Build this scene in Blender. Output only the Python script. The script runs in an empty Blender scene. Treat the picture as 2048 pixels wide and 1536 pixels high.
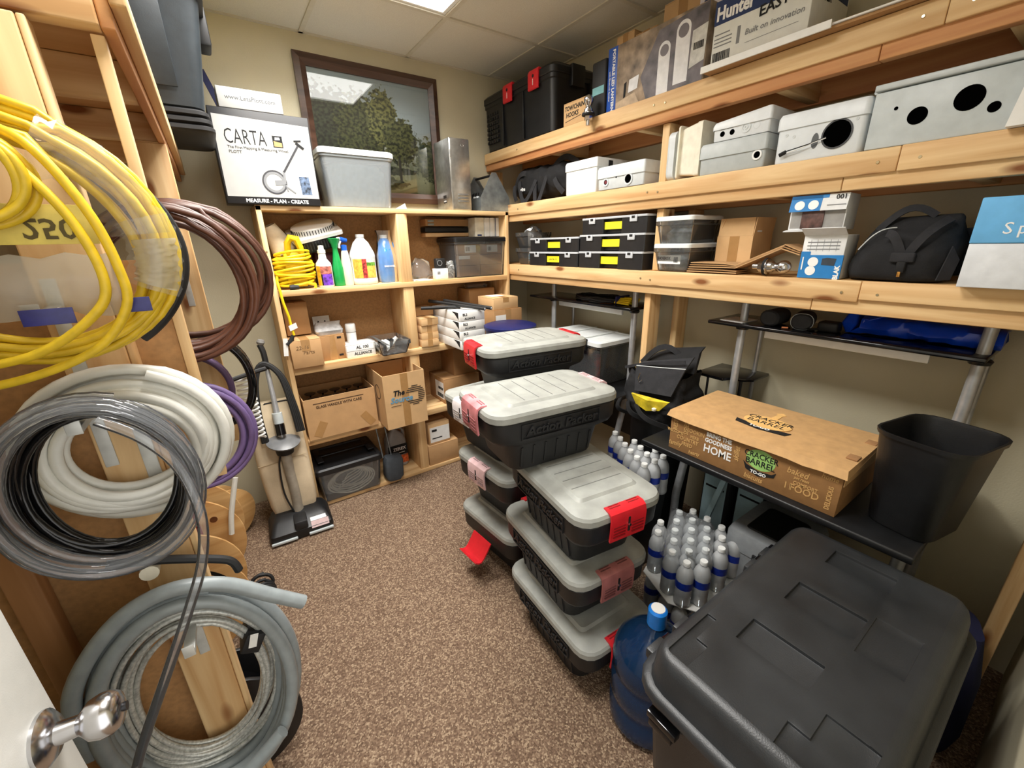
import bpy, bmesh, math, random
from math import pi, sin, cos, radians as RAD
from mathutils import Vector, Matrix, Euler
random.seed(7)
S = bpy.context.scene
COL = S.collection
# ------------------------------------------------------------ camera
CAM_PAN, CAM_TILT, CAM_ROLL, CAM_F, CAM_H = 0.599983, 0.330420, 0.022214, 821.564, 1.615
_f = Vector((sin(CAM_PAN)*cos(CAM_TILT), cos(CAM_PAN)*cos(CAM_TILT), -sin(CAM_TILT)))
_r = Vector((cos(CAM_PAN), -sin(CAM_PAN), 0)); _d = _f.cross(_r)
_r2 = _r*cos(CAM_ROLL)+_d*sin(CAM_ROLL); _d2 = _d*cos(CAM_ROLL)-_r*sin(CAM_ROLL)
cam = bpy.data.objects.new('camera', bpy.data.cameras.new('camera')); COL.objects.link(cam)
M = Matrix.Identity(4)
for i in range(3):
    M[i][0] = _r2[i]; M[i][1] = -_d2[i]; M[i][2] = -_f[i]
M[2][3] = CAM_H
cam.matrix_world = M
cam.data.sensor_width = 36; cam.data.lens = CAM_F/2048*36
cam.data.clip_start = 0.02; cam.data.clip_end = 50
S.camera = cam
# ------------------------------------------------------------ world, exposure
W = bpy.data.worlds.new('world'); S.world = W; W.use_nodes = True
W.node_tree.nodes['Background'].inputs[0].default_value = (1.0, 0.97, 0.92, 1)
W.node_tree.nodes['Background'].inputs[1].default_value = 1.4
S.view_settings.view_transform = 'Standard'; S.view_settings.look = 'None'
S.view_settings.gamma = 1; S.view_settings.use_curve_mapping = False
S.view_settings.exposure = 0.35
TROFFER_WATTS, TROFFER2_WATTS, DIFFUSER_GLOW = 34.0, 20.5, 4.0
S.cycles.max_bounces = 8; S.cycles.transparent_max_bounces = 24
S.cycles.sample_clamp_indirect = 6
# ------------------------------------------------------------ materials
def lin(c):
    return tuple(((v/255)/12.92 if v/255 <= .04045 else (((v/255)+.055)/1.055)**2.4) for v in c)+(1,)
MATS = {}
def base(name):
    m = bpy.data.materials.new(name); m.use_nodes = True
    nt = m.node_tree; b = nt.nodes['Principled BSDF']
    return m, nt, b
def N(nt, t, **kw):
    n = nt.nodes.new(t)
    for k, v in kw.items(): setattr(n, k, v)
    return n
def ramp(nt, fac, stops):
    r = N(nt, 'ShaderNodeValToRGB'); el = r.color_ramp.elements
    while len(el) < len(stops): el.new(.5)
    for e, (p, c) in zip(el, stops): e.position = p; e.color = c
    nt.links.new(fac, r.inputs[0]); return r.outputs[0]
RGBOF = {}
def plain(name, rgb, rough=.5, metal=0, var=.06, scale=30, bump=0, bscale=200, spec=.5, coat=0):
    if name in MATS: return MATS[name]
    m, nt, b = base(name); c = lin(rgb); RGBOF[name] = rgb
    tc = N(nt, 'ShaderNodeTexCoord')
    ns = N(nt, 'ShaderNodeTexNoise'); ns.inputs['Scale'].default_value = scale; ns.inputs['Detail'].default_value = 4
    nt.links.new(tc.outputs['Object'], ns.inputs['Vector'])
    lo = tuple(v*(1-var*2) for v in c[:3])+(1,); hi = tuple(min(1, v*(1+var*2)) for v in c[:3])+(1,)
    nt.links.new(ramp(nt, ns.outputs[0], [(.3, lo), (.7, hi)]), b.inputs['Base Color'])
    b.inputs['Roughness'].default_value = rough; b.inputs['Metallic'].default_value = metal
    b.inputs['Specular IOR Level'].default_value = spec; b.inputs['Coat Weight'].default_value = coat
    if bump:
        n2 = N(nt, 'ShaderNodeTexNoise'); n2.inputs['Scale'].default_value = bscale; n2.inputs['Detail'].default_value = 3
        nt.links.new(tc.outputs['Object'], n2.inputs['Vector'])
        bp = N(nt, 'ShaderNodeBump'); bp.inputs['Strength'].default_value = bump; bp.inputs['Distance'].default_value = .004
        nt.links.new(n2.outputs[0], bp.inputs['Height']); nt.links.new(bp.outputs[0], b.inputs['Normal'])
    MATS[name] = m; return m
def wood(name, axis, a, bcol, knots=True, rough=.6, fine=1.0):
    if name in MATS: return MATS[name]
    m, nt, b = base(name)
    tc = N(nt, 'ShaderNodeTexCoord'); mp = N(nt, 'ShaderNodeMapping')
    sc = [26*fine]*3; sc[axis] = 1.6*fine; mp.inputs['Scale'].default_value = sc
    nt.links.new(tc.outputs['Object'], mp.inputs['Vector'])
    oi = N(nt, 'ShaderNodeObjectInfo'); av = N(nt, 'ShaderNodeVectorMath', operation='ADD')
    ml = N(nt, 'ShaderNodeMath', operation='MULTIPLY'); ml.inputs[1].default_value = 37
    nt.links.new(oi.outputs['Random'], ml.inputs[0]); nt.links.new(mp.outputs[0], av.inputs[0]); nt.links.new(ml.outputs[0], av.inputs[1])
    ns = N(nt, 'ShaderNodeTexNoise'); ns.inputs['Scale'].default_value = 1; ns.inputs['Detail'].default_value = 6; ns.inputs['Distortion'].default_value = .6
    nt.links.new(av.outputs[0], ns.inputs['Vector'])
    col = ramp(nt, ns.outputs[0], [(.32, lin(a)), (.68, lin(bcol))])
    if knots:
        mp2 = N(nt, 'ShaderNodeMapping'); s2 = [9]*3; s2[axis] = 3.2; mp2.inputs['Scale'].default_value = s2
        nt.links.new(tc.outputs['Object'], mp2.inputs['Vector'])
        av2 = N(nt, 'ShaderNodeVectorMath', operation='ADD'); nt.links.new(mp2.outputs[0], av2.inputs[0]); nt.links.new(ml.outputs[0], av2.inputs[1])
        vo = N(nt, 'ShaderNodeTexVoronoi'); vo.inputs['Scale'].default_value = 1
        nt.links.new(av2.outputs[0], vo.inputs['Vector'])
        kf = ramp(nt, vo.outputs['Distance'], [(.08, (1, 1, 1, 1)), (.17, (0, 0, 0, 1))])
        mx = N(nt, 'ShaderNodeMix', data_type='RGBA'); nt.links.new(kf, mx.inputs['Factor'])
        nt.links.new(col, mx.inputs['A']); mx.inputs['B'].default_value = lin((132, 78, 34)); col = mx.outputs['Result']
    nt.links.new(col, b.inputs['Base Color']); b.inputs['Roughness'].default_value = rough
    bp = N(nt, 'ShaderNodeBump'); bp.inputs['Strength'].default_value = .15; bp.inputs['Distance'].default_value = .002
    nt.links.new(ns.outputs[0], bp.inputs['Height']); nt.links.new(bp.outputs[0], b.inputs['Normal'])
    MATS[name] = m; return m
def clear(name, rgb, milk=.12, rough=.05, tint=None, ior=1.45):
    if name in MATS: return MATS[name]
    m, nt, b = base(name); nt.nodes.remove(b)
    out = nt.nodes['Material Output']
    tr = N(nt, 'ShaderNodeBsdfTransparent'); tr.inputs[0].default_value = lin(tint or (247, 249, 250))
    gl = N(nt, 'ShaderNodeBsdfGlossy'); gl.inputs['Roughness'].default_value = rough; gl.inputs[0].default_value = (.95, .95, .95, 1)
    df = N(nt, 'ShaderNodeBsdfDiffuse'); df.inputs[0].default_value = lin(rgb)
    lw = N(nt, 'ShaderNodeFresnel'); lw.inputs['IOR'].default_value = ior
    m1 = N(nt, 'ShaderNodeMixShader'); m1.inputs[0].default_value = milk
    nt.links.new(tr.outputs[0], m1.inputs[1]); nt.links.new(df.outputs[0], m1.inputs[2])
    m2 = N(nt, 'ShaderNodeMixShader'); nt.links.new(lw.outputs[0], m2.inputs[0])
    nt.links.new(m1.outputs[0], m2.inputs[1]); nt.links.new(gl.outputs[0], m2.inputs[2])
    nt.links.new(m2.outputs[0], out.inputs[0]); MATS[name] = m; return m
def emit(name, rgb, s):
    m, nt, b = base(name); b.inputs['Emission Color'].default_value = lin(rgb); b.inputs['Emission Strength'].default_value = s
    b.inputs['Base Color'].default_value = (.8, .8, .8, 1); MATS[name] = m; return m
PINE_A, PINE_B = (202, 156, 102), (234, 202, 150)
PX = wood('pine_x', 0, PINE_A, PINE_B); PY = wood('pine_y', 1, PINE_A, PINE_B); PZ = wood('pine_z', 2, PINE_A, PINE_B)
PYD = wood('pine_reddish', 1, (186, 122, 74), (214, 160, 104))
PLY = wood('plywood_sheet', 0, (196, 146, 88), (218, 174, 116), False, .65, .5)
PLYZ = wood('plywood_upright', 2, (188, 138, 84), (214, 168, 112), False, .65, .5)
SPOOLW = wood('spool_plywood', 0, (200, 146, 84), (232, 190, 128), False, .6, .7)
HARD = plain('hardboard', (176, 132, 84), .75, var=.07, scale=90)
CARD = plain('cardboard', (190, 150, 104), .85, var=.035, scale=14, bump=.08, bscale=60)
CARD2 = plain('cardboard_dark', (168, 128, 84), .85, var=.04, scale=14)
CARD3 = plain('cardboard_light', (208, 170, 122), .85, var=.03, scale=14)
CARDIN = plain('cardboard_inside', (160, 118, 76), .9)
TAPE = plain('packing_tape', (172, 132, 84), .25, var=.03)
BLK = plain('black_plastic', (18, 19, 21), .42, var=.15, scale=18, bump=.08, bscale=400)
BLK2 = plain('black_moulded', (26, 27, 29), .5, var=.18, scale=9, bump=.12, bscale=500)
TRUNKM = plain('trunk_plastic', (38, 40, 42), .4, var=.2, scale=6, bump=.14, bscale=350)
GLOSSBLK = plain('gloss_black', (14, 14, 16), .12, var=.05)
RUB = plain('rubber_black', (22, 22, 23), .6)
LIDG = plain('lid_grey', (150, 152, 146), .5, var=.07, scale=16, bump=.05, bscale=300)
RED = plain('red_latch', (206, 34, 44), .35, var=.05)
PINK = plain('faded_latch', (226, 190, 192), .4, var=.06)
WHTL = plain('bleached_latch', (232, 226, 226), .4, var=.04)
ROSE = plain('dusty_latch', (168, 104, 100), .4, var=.08)
WHITE = plain('white_plastic', (232, 233, 230), .35, var=.02)
WPAPER = plain('white_paper', (236, 236, 232), .8, var=.02)
GREYE = plain('enclosure_grey', (206, 211, 211), .45, var=.03, bump=.04)
GREYP = plain('painted_grey_steel', (192, 200, 201), .4, var=.03, bump=.05, bscale=300)
CREAM = plain('cream_plastic', (232, 226, 206), .5, var=.04)
GALV = plain('galvanised', (150, 158, 160), .38, .7, var=.12, scale=22)
ALU = plain('aluminium', (188, 188, 184), .28, .9, var=.08, scale=30)
CHROME = plain('chrome', (205, 205, 208), .2, 1, var=.03)
SILVER = plain('silver_tube', (176, 178, 180), .34, .45)
SCREW = plain('screw_head', (200, 190, 160), .3, .9)
YEL = plain('yellow_plastic', (240, 208, 30), .4, var=.04)
YELC = plain('yellow_cable', (218, 184, 34), .45, var=.06, scale=60)
YELL = plain('yellow_label', (246, 232, 40), .6, var=.02)
BRN = plain('brown_tubing', (86, 51, 35), .45, var=.1, scale=24)
PUR = plain('purple_pipe', (114, 94, 142), .45, var=.07, scale=24)
PUR2 = plain('purple_pipe_dark', (92, 72, 104), .45)
WTUBE = plain('white_tubing', (226, 226, 218), .35, var=.03)
CTUBE = clear('clear_tubing', (186, 190, 196), .12, .05, (250, 251, 252))
COND = plain('grey_conduit', (140, 148, 150), .35, var=.05, scale=40)
STEEL = plain('steel_rope', (196, 198, 192), .38, .35, var=.15, scale=160)
INK = plain('ink_black', (14, 14, 15), .8, var=.02)
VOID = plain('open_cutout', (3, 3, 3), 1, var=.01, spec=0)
INKB = plain('ink_blue', (24, 66, 150), .6, var=.03)
INKN = plain('ink_navy', (18, 44, 92), .6, var=.03)
INKW = plain('ink_white', (240, 240, 238), .7, var=.01)
INKG = plain('ink_grey', (130, 132, 134), .7, var=.02)
INKT = plain('ink_tan', (200, 158, 98), .8, var=.03)
CBSIDE = plain('takeout_box_brown', (146, 106, 62), .8, var=.05)
CBTOP = plain('takeout_box_top', (190, 150, 100), .8, var=.05)
GREEN = plain('green_plastic', (20, 150, 72), .35, var=.05)
LGREEN = plain('ink_green', (150, 196, 110), .7)
BLUEP = plain('blue_plastic', (24, 92, 190), .35, var=.04)
SKYB = plain('box_sky_blue', (104, 176, 226), .7, var=.03)
GLOVEB = plain('glove_box_blue', (30, 122, 190), .6, var=.03)
DKBLUE = plain('navy_plastic', (18, 26, 84), .45)
TARP = plain('blue_tarp', (14, 64, 190), .28, var=.1, scale=12)
FAB = plain('black_fabric', (17, 17, 19), .85, var=.2, scale=30, bump=.2, bscale=300)
FAB2 = plain('charcoal_fabric', (34, 34, 37), .85, var=.15, bump=.2, bscale=300)
BEIGE = plain('beige_cloth', (204, 186, 156), .85, var=.07, scale=8, bump=.25, bscale=250)
FOAMG = plain('grey_foam', (66, 72, 78), .9, bump=.4, bscale=300)
CLR = clear('clear_plastic', (222, 226, 228), .07, .08)
CLRM = clear('frosted_plastic', (206, 214, 218), .26, .15)
FILM = clear('plastic_film', (235, 235, 232), .11, .1)
FILMG = clear('milky_wrap', (178, 170, 152), .6, .2)
PETM = clear('bottle_plastic', (250, 252, 253), .40, .04)
WATER = clear('water', (240, 247, 250), .20, .03, (244, 249, 252))
BLUEW = clear('blue_bottle', (50, 100, 156), .2, .04, (140, 180, 218))
GLASS = clear('picture_glass', (250, 250, 250), 0, .02, ior=1.75)
BLUEJ = plain('blue_liquid', (34, 128, 206), .15, var=.08)
# ------------------------------------------------------------ mesh helpers
class MB:
    def __init__(s): s.v = []; s.f = []
    def add(s, vs, fs):
        o = len(s.v); s.v += [tuple(v) for v in vs]; s.f += [tuple(i+o for i in f) for f in fs]; return s
    def box(s, x0, x1, y0, y1, z0, z1):
        return s.add([(x0,y0,z0),(x1,y0,z0),(x1,y1,z0),(x0,y1,z0),(x0,y0,z1),(x1,y0,z1),(x1,y1,z1),(x0,y1,z1)],
                     [(0,3,2,1),(4,5,6,7),(0,1,5,4),(1,2,6,5),(2,3,7,6),(3,0,4,7)])
    def loft(s, rings, cap0=True, cap1=True):
        n = len(rings[0]); vs = [p for r in rings for p in r]; fs = []
        for k in range(len(rings)-1):
            for i in range(n):
                j = (i+1) % n; fs.append((k*n+i, k*n+j, (k+1)*n+j, (k+1)*n+i))
        if cap0: fs.append(tuple(reversed(range(n))))
        if cap1: fs.append(tuple(range((len(rings)-1)*n, len(rings)*n)))
        return s.add(vs, fs)
    def tube(s, pts, r, n=8, cap=True, closed=False):
        pts = [Vector(p) for p in pts]; L = len(pts); rings = []
        rr = r if isinstance(r, (list, tuple)) else [r]*L
        up = None
        for i, p in enumerate(pts):
            t = ((pts[(i+1) % L]-pts[i-1]) if closed else (pts[min(i+1, L-1)]-pts[max(i-1, 0)])).normalized()
            if up is None:
                a = Vector((0,0,1)) if abs(t.z) < .9 else Vector((1,0,0)); up = (a-t*a.dot(t)).normalized()
            else: up = (up-t*up.dot(t)).normalized()
            b = t.cross(up)
            rings.append([p+(up*cos(2*pi*k/n)+b*sin(2*pi*k/n))*rr[i] for k in range(n)])
        if closed: rings.append(rings[0]); return s.loft(rings, False, False)
        return s.loft(rings, cap, cap)
    def lathe(s, prof, n=20, cx=0, cy=0, cap=True):
        return s.loft([[(cx+r*cos(2*pi*k/n), cy+r*sin(2*pi*k/n), z) for k in range(n)] for r, z in prof], cap, cap)
    def poly(s, pts, h):      # xy outline extruded in z by h=(z0,z1)
        return s.loft([[(x, y, h[0]) for x, y in pts], [(x, y, h[1]) for x, y in pts]])
    def mesh(s, ang=35, bev=0, seg=2, mat4=None):
        me = bpy.data.meshes.new('m'); me.from_pydata(s.v, [], s.f)
        bm = bmesh.new(); bm.from_mesh(me); bmesh.ops.recalc_face_normals(bm, faces=bm.faces)
        if bev: bmesh.ops.bevel(bm, geom=[e for e in bm.edges if e.is_manifold and e.calc_face_angle(0) > .6], offset=bev, segments=seg, profile=.5, affect='EDGES', clamp_overlap=True)
        if mat4 is not None: bmesh.ops.transform(bm, matrix=mat4, verts=bm.verts)
        bm.to_mesh(me); bm.free()
        me.shade_smooth(); me.set_sharp_from_angle(angle=RAD(ang)); return me
def rr(w, d, r, z, cx=0, cy=0, n=4):
    r = max(.0005, min(r, w/2-.0005, d/2-.0005)); o = []
    for k, (sx, sy) in enumerate(((1,1),(-1,1),(-1,-1),(1,-1))):
        for i in range(n+1):
            a = pi/2*(k+i/n); o.append((cx+sx*(w/2-r)+r*cos(a), cy+sy*(d/2-r)+r*sin(a), z))
    return o
def link(name, me, mat, parent=None, loc=(0,0,0), rot=(0,0,0)):
    o = bpy.data.objects.new(name, me); COL.objects.link(o)
    if mat and not me.materials: me.materials.append(mat)
    o.location = loc; o.rotation_euler = rot
    if parent: o.parent = parent
    if name in STUFF: o['kind'] = 'stuff'
    return o
STUFF = {'latch_ridge', 'vent_slot', 'barcode', 'moulded_grid', 'yellow_tip', 'blue_twists', 'striped_logo', 'fine_print', 'grille_bar', 'coiled_wire', 'coiled_tubing'}
def thing(name, label, cat, loc=(0,0,0), rz=0, group=None, rot=None):
    o = bpy.data.objects.new(name, None); COL.objects.link(o); o.empty_display_size = .05
    o.location = loc; o.rotation_euler = rot if rot else (0,0,rz); o['label'] = label; o['category'] = cat
    if group: o['group'] = group
    return o
def tag(o, label, cat, group=None):
    o['label'] = label; o['category'] = cat
    if group: o['group'] = group
    return o
def struct(o): o['kind'] = 'structure'; return o
_bc = {}
def bxm(sx, sy, sz, bev, mat):
    k = (round(sx, 4), round(sy, 4), round(sz, 4), bev, mat.name if mat else '')
    if k not in _bc:
        _bc[k] = MB().box(-sx/2, sx/2, -sy/2, sy/2, -sz/2, sz/2).mesh(60, min(bev, .3*min(sx, sy, sz)) if bev else 0, 2)
    return _bc[k]
def bx(parent, name, mat, x0, x1, y0, y1, z0, z1, bev=.002):
    return link(name, bxm(x1-x0, y1-y0, z1-z0, bev, mat), mat, parent, ((x0+x1)/2, (y0+y1)/2, (z0+z1)/2))
def part(parent, name, mat, mb, ang=35, bev=0, loc=(0,0,0), rot=(0,0,0)):
    return link(name, mb.mesh(ang, bev), mat, parent, loc, rot)
_tc = {}
def txt(parent, s, size, loc, mat, face='-Y', bold=0, shear=0, sx=1, roll=0, align='CENTER', name='lettering', ex=.0004, space=1):
    k = (s, size, bold, shear, sx, align, ex, space, mat.name)
    if k not in _tc:
        cu = bpy.data.curves.new('t', 'FONT'); cu.body = s; cu.size = size; cu.offset = bold; cu.shear = shear; cu.extrude = ex
        cu.align_x = align; cu.align_y = 'CENTER'; cu.resolution_u = 2; cu.space_character = space; cu.space_line = .85
        ob = bpy.data.objects.new('t', cu); me = bpy.data.meshes.new_from_object(ob)
        bpy.data.objects.remove(ob); bpy.data.curves.remove(cu)
        if sx != 1: me.transform(Matrix.Diagonal((sx, 1, 1, 1)))
        me.materials.clear(); _tc[k] = me
    rots = {'-Y': (pi/2, 0, 0), '-X': (pi/2, 0, -pi/2), '+X': (pi/2, 0, pi/2), '+Z': (0, 0, 0), '+Y': (pi/2, 0, pi)}
    R = Euler(rots[face]).to_matrix() @ Matrix.Rotation(roll, 3, 'Z')
    return link(name, _tc[k], mat, parent, loc, R.to_euler())
def copy_tree(o, parent=None):
    c = o.copy(); COL.objects.link(c); c.parent = parent
    for ch in list(o.children): copy_tree(ch, c)
    return c
def wob(t, k=1.0): return sin(t*1.7*k+.3)*.5+sin(t*3.1*k+1.1)*.3+sin(t*5.3*k+2.2)*.2
def finer(rings, k=4):
    out = []
    for i in range(len(rings)-1):
        a, b, c, e = (rings[max(i-1, 0)], rings[i], rings[i+1], rings[min(i+2, len(rings)-1)])
        for s in range(k):
            t = s/k
            out.append([tuple(.5*((2*q)+(r-p)*t+(2*p-5*q+4*r-u)*t*t+(3*q-p-3*r+u)*t**3) for p, q, r, u in zip(P, Q, R_, U)) for P, Q, R_, U in zip(a, b, c, e)])
    return out+[rings[-1]]
def crumple(me, seed, amps=((.016, 9), (.008, 24), (.004, 55))):
    for a, f in amps: jitter(me, a, f, seed)
    return me
def jitter(me, amp, fr=8, seed=0):
    from mathutils import noise
    for v in me.vertices:
        n = noise.noise_vector(v.co*fr+Vector((seed*3.1, seed*1.7, seed))); v.co += n*amp
    return me
def bxw(p, name, mat, x0, x1, y0, y1, z0, z1, bev=.002):
    l = p.location
    return bx(p, name, mat, x0-l.x, x1-l.x, y0-l.y, y1-l.y, z0-l.z, z1-l.z, bev)
XL, XR, YF, YB, ZC = -.76, 2.18, -.13, 2.925, 2.735
# ------------------------------------------------------------ room shell
def wallmat():
    m, nt, b = base('wall_paint'); tc = N(nt, 'ShaderNodeTexCoord')
    n1 = N(nt, 'ShaderNodeTexNoise'); n1.inputs['Scale'].default_value = 3; n1.inputs['Detail'].default_value = 5
    nt.links.new(tc.outputs['Object'], n1.inputs['Vector'])
    nt.links.new(ramp(nt, n1.outputs[0], [(.3, lin((190, 182, 155))), (.7, lin((200, 192, 165)))]), b.inputs['Base Color'])
    n2 = N(nt, 'ShaderNodeTexNoise'); n2.inputs['Scale'].default_value = 160; n2.inputs['Detail'].default_value = 2
    nt.links.new(tc.outputs['Object'], n2.inputs['Vector'])
    bp = N(nt, 'ShaderNodeBump'); bp.inputs['Strength'].default_value = .2; bp.inputs['Distance'].default_value = .003
    nt.links.new(n2.outputs[0], bp.inputs['Height']); nt.links.new(bp.outputs[0], b.inputs['Normal'])
    b.inputs['Roughness'].default_value = .6; return m
WALL = wallmat()
def carpetmat():
    m, nt, b = base('carpet'); tc = N(nt, 'ShaderNodeTexCoord')
    v = N(nt, 'ShaderNodeTexVoronoi'); v.inputs['Scale'].default_value = 190; v.inputs['Randomness'].default_value = .85
    nt.links.new(tc.outputs['Object'], v.inputs['Vector'])
    sp = N(nt, 'ShaderNodeSeparateColor'); nt.links.new(v.outputs['Color'], sp.inputs[0])
    c1 = ramp(nt, sp.outputs[0], [(.0, lin((92, 73, 59))), (.35, lin((112, 91, 75))), (.7, lin((130, 108, 89))), (.95, lin((164, 143, 119)))])
    n = N(nt, 'ShaderNodeTexNoise'); n.inputs['Scale'].default_value = 420; n.inputs['Detail'].default_value = 2
    nt.links.new(tc.outputs['Object'], n.inputs['Vector'])
    mx = N(nt, 'ShaderNodeMix', data_type='RGBA', blend_type='OVERLAY'); mx.inputs['Factor'].default_value = .3
    nt.links.new(c1, mx.inputs['A']); nt.links.new(n.outputs[0], mx.inputs['B'])
    nt.links.new(mx.outputs['Result'], b.inputs['Base Color'])
    bp = N(nt, 'ShaderNodeBump'); bp.inputs['Strength'].default_value = .55; bp.inputs['Distance'].default_value = .004; bp.invert = True
    nt.links.new(v.outputs['Distance'], bp.inputs['Height']); nt.links.new(bp.outputs[0], b.inputs['Normal'])
    b.inputs['Roughness'].default_value = .95; b.inputs['Specular IOR Level'].default_value = .1; return m
struct(bx(None, 'floor', carpetmat(), XL-.06, XR+.06, -1.6, YB+.06, -.05, 0, 0))
struct(bx(None, 'wall_back', WALL, XL-.06, XR+.06, YB, YB+.06, 0, ZC, 0))
struct(bx(None, 'wall_right', WALL, XR, XR+.06, YF, YB, 0, ZC, 0))
struct(bx(None, 'wall_left', WALL, XL-.06, XL, YF, YB, 0, ZC, 0))
wf = struct(bx(None, 'wall_front', WALL, .55, XR+.06, YF-.1, YF, 0, ZC, 0))
bx(wf, 'lintel', WALL, -.76-1.395, .55-1.395, -.05, .05, 2.06-ZC/2, ZC/2, 0)
bx(wf, 'door_jamb', WHITE, .535-1.395, .55-1.395, -.051, .051, -ZC/2, 2.06-ZC/2, 0)
bx(wf, 'wall_return', WALL, -.76-1.395, -.456-1.395, -.05, .05, -ZC/2, 2.06-ZC/2, 0)
bx(wf, 'door_jamb', WHITE, -.455-1.395, -.395-1.395, -.051, .051, -ZC/2, 2.06-ZC/2, 0)
# ceiling with separate lay-in tiles
TILE = plain('ceiling_tile', (206, 202, 188), .9, var=.03, scale=220, bump=.35, bscale=260)
TBAR = plain('ceiling_tbar', (196, 190, 172), .5, var=.02)
ceil = struct(bx(None, 'ceiling', TILE, XL-.06, XR+.06, YF-.1, YB+.06, ZC+.03, ZC+.06, 0))
cl = ceil.location
gx = [XL, -.58, .03, .64, 1.25, 1.86, XR]; gy = [YF, .53, 1.14, 1.75, 2.36, YB]
for i in range(6):
    for j in range(5):
        if (i in (2, 3) and j == 3) or (i == 2 and j == 1): continue
        bx(ceil, 'ceiling_tile', TILE, gx[i]-cl.x+.004, gx[i+1]-cl.x-.004, gy[j]-cl.y+.004, gy[j+1]-cl.y-.004, ZC-cl.z+.004, ZC-cl.z+.02, 0)
for x in gx[1:-1]:
    for ya, yb in (((YF, 1.75), (2.36, YB)) if x == .64 else ((YF, YB),)): bx(ceil, 'grid_bar', TBAR, x-cl.x-.012, x-cl.x+.012, ya-cl.y, yb-cl.y, ZC-cl.z-.002, ZC-cl.z+.006, 0)
for y in gy[1:-1]: bx(ceil, 'grid_bar', TBAR, XL-cl.x, XR-cl.x, y-cl.y-.012, y-cl.y+.012, ZC-cl.z-.003, ZC-cl.z+.005, 0)
bx(ceil, 'wall_angle', TBAR, XL-cl.x, XR-cl.x, YB-cl.y-.018, YB-cl.y, ZC-cl.z-.002, ZC-cl.z+.004, 0)
bx(ceil, 'wall_angle', TBAR, XR-cl.x-.018, XR-cl.x, YF-cl.y, YB-cl.y, ZC-cl.z-.002, ZC-cl.z+.004, 0)
EMT = emit('troffer_light', (255, 251, 244), DIFFUSER_GLOW)
def troffer(lab, c, hx, hy, watts, spread=150):
    t = thing('ceiling_light', lab, 'light', (c[0], c[1], ZC+.005))
    bx(t, 'diffuser', EMT, -hx+.02, hx-.02, -hy+.02, hy-.02, .010, .016, 0)
    la = bpy.data.lights.new('troffer_lamp', 'AREA'); la.shape = 'RECTANGLE'; la.size = 2*hx-.06; la.size_y = 2*hy-.06; la.energy = watts; la.color = (1, .975, .94); la.spread = RAD(spread)
    lo_ = bpy.data.objects.new('lamp', la); COL.objects.link(lo_); lo_.parent = t; lo_.location = (0, 0, .006)
    for a, b, c_, d_ in ((-hx, hx, -hy, -hy+.02), (-hx, hx, hy-.02, hy), (-hx, -hx+.02, -hy+.02, hy-.02), (hx-.02, hx, -hy+.02, hy-.02)): bx(t, 'light_frame', WHITE, a, b, c_, d_, 0, .02, 0)
troffer('bright rectangular fluorescent panel set into the tiled ceiling', (.64, 2.055), .597, .297, TROFFER_WATTS, 140)
troffer('square ceiling light panel near the door, overhead', (.335, .835), .297, .297, TROFFER2_WATTS)
# ------------------------------------------------------------ open door with knob
dr = struct(thing('door_1', 'white door standing open against the side of the room', 'door', (-.366, -.126, 0), RAD(-5)))
DOORW = plain('door_white', (226, 226, 220), .45, var=.02, bump=.06, bscale=500)
bx(dr, 'door_leaf', DOORW, -.036, 0, .002, .800, .012, 2.04, .003)
kn = MB().lathe([(.0, 0), (.034, 0), (.034, .004), (.026, .011), (.014, .014), (.0125, .034), (.016, .038), (.024, .045), (.0275, .056), (.027, .066), (.022, .074), (.012, .078), (.0, .079)], 28)
part(dr, 'door_knob', CHROME, kn, 40, loc=(0, .757, 1.034), rot=(0, pi/2, 0))
part(dr, 'lock_button', plain('lock_dark', (60, 60, 62), .3, .8), MB().lathe([(0, 0), (.006, 0), (.006, .004), (0, .004)], 12), loc=(.078, .757, 1.034), rot=(0, pi/2, 0))
# ------------------------------------------------------------ back shelving unit
u = thing('shelving_unit', 'pine shelving unit with two bays standing against the back wall', 'shelf', (1.006, 2.77, 0))
UY0, UY1 = 2.615, 2.912
bxw(u, 'side_panel', PZ, .224, .250, UY0, UY1, 0, 1.826); bxw(u, 'side_panel', PZ, 1.764, 1.789, UY0, UY1, 0, 1.826)
bxw(u, 'back_panel', HARD, .24, 1.77, UY1, UY1+.008, .01, 1.82, 0)
UZ = [.032, .488, .952, 1.392, 1.828]; UT = [.03, .042, .045, .032, .026]
for z, th in zip(UZ, UT): bxw(u, 'shelf_board', PX, .2505 if z < 1.8 else .224, 1.7635 if z < 1.8 else 1.789, UY0-(.004 if z < 1.8 else 0), UY1, z-th, z)
for k, (a, b) in enumerate(((.955, 1.02), (.958, 1.024), (.962, 1.03), (.962, 1.03))):
    bxw(u, 'divider', PZ, a, b, UY0+.004, UY1-.01, UZ[k]+.0005, UZ[k+1]-UT[k+1]-.0005)
sc = MB()
for z in (1.23, 1.30): sc.lathe([(0, 0), (.006, 0), (.004, .003), (0, .003)], 8)
for z in (1.6, 1.55): part(u, 'screw', SCREW, MB().lathe([(0, 0), (.005, 0), (.004, .003), (0, .003)], 8), loc=(.237-1.006, UY0-2.77, z), rot=(pi/2, 0, 0))
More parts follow.
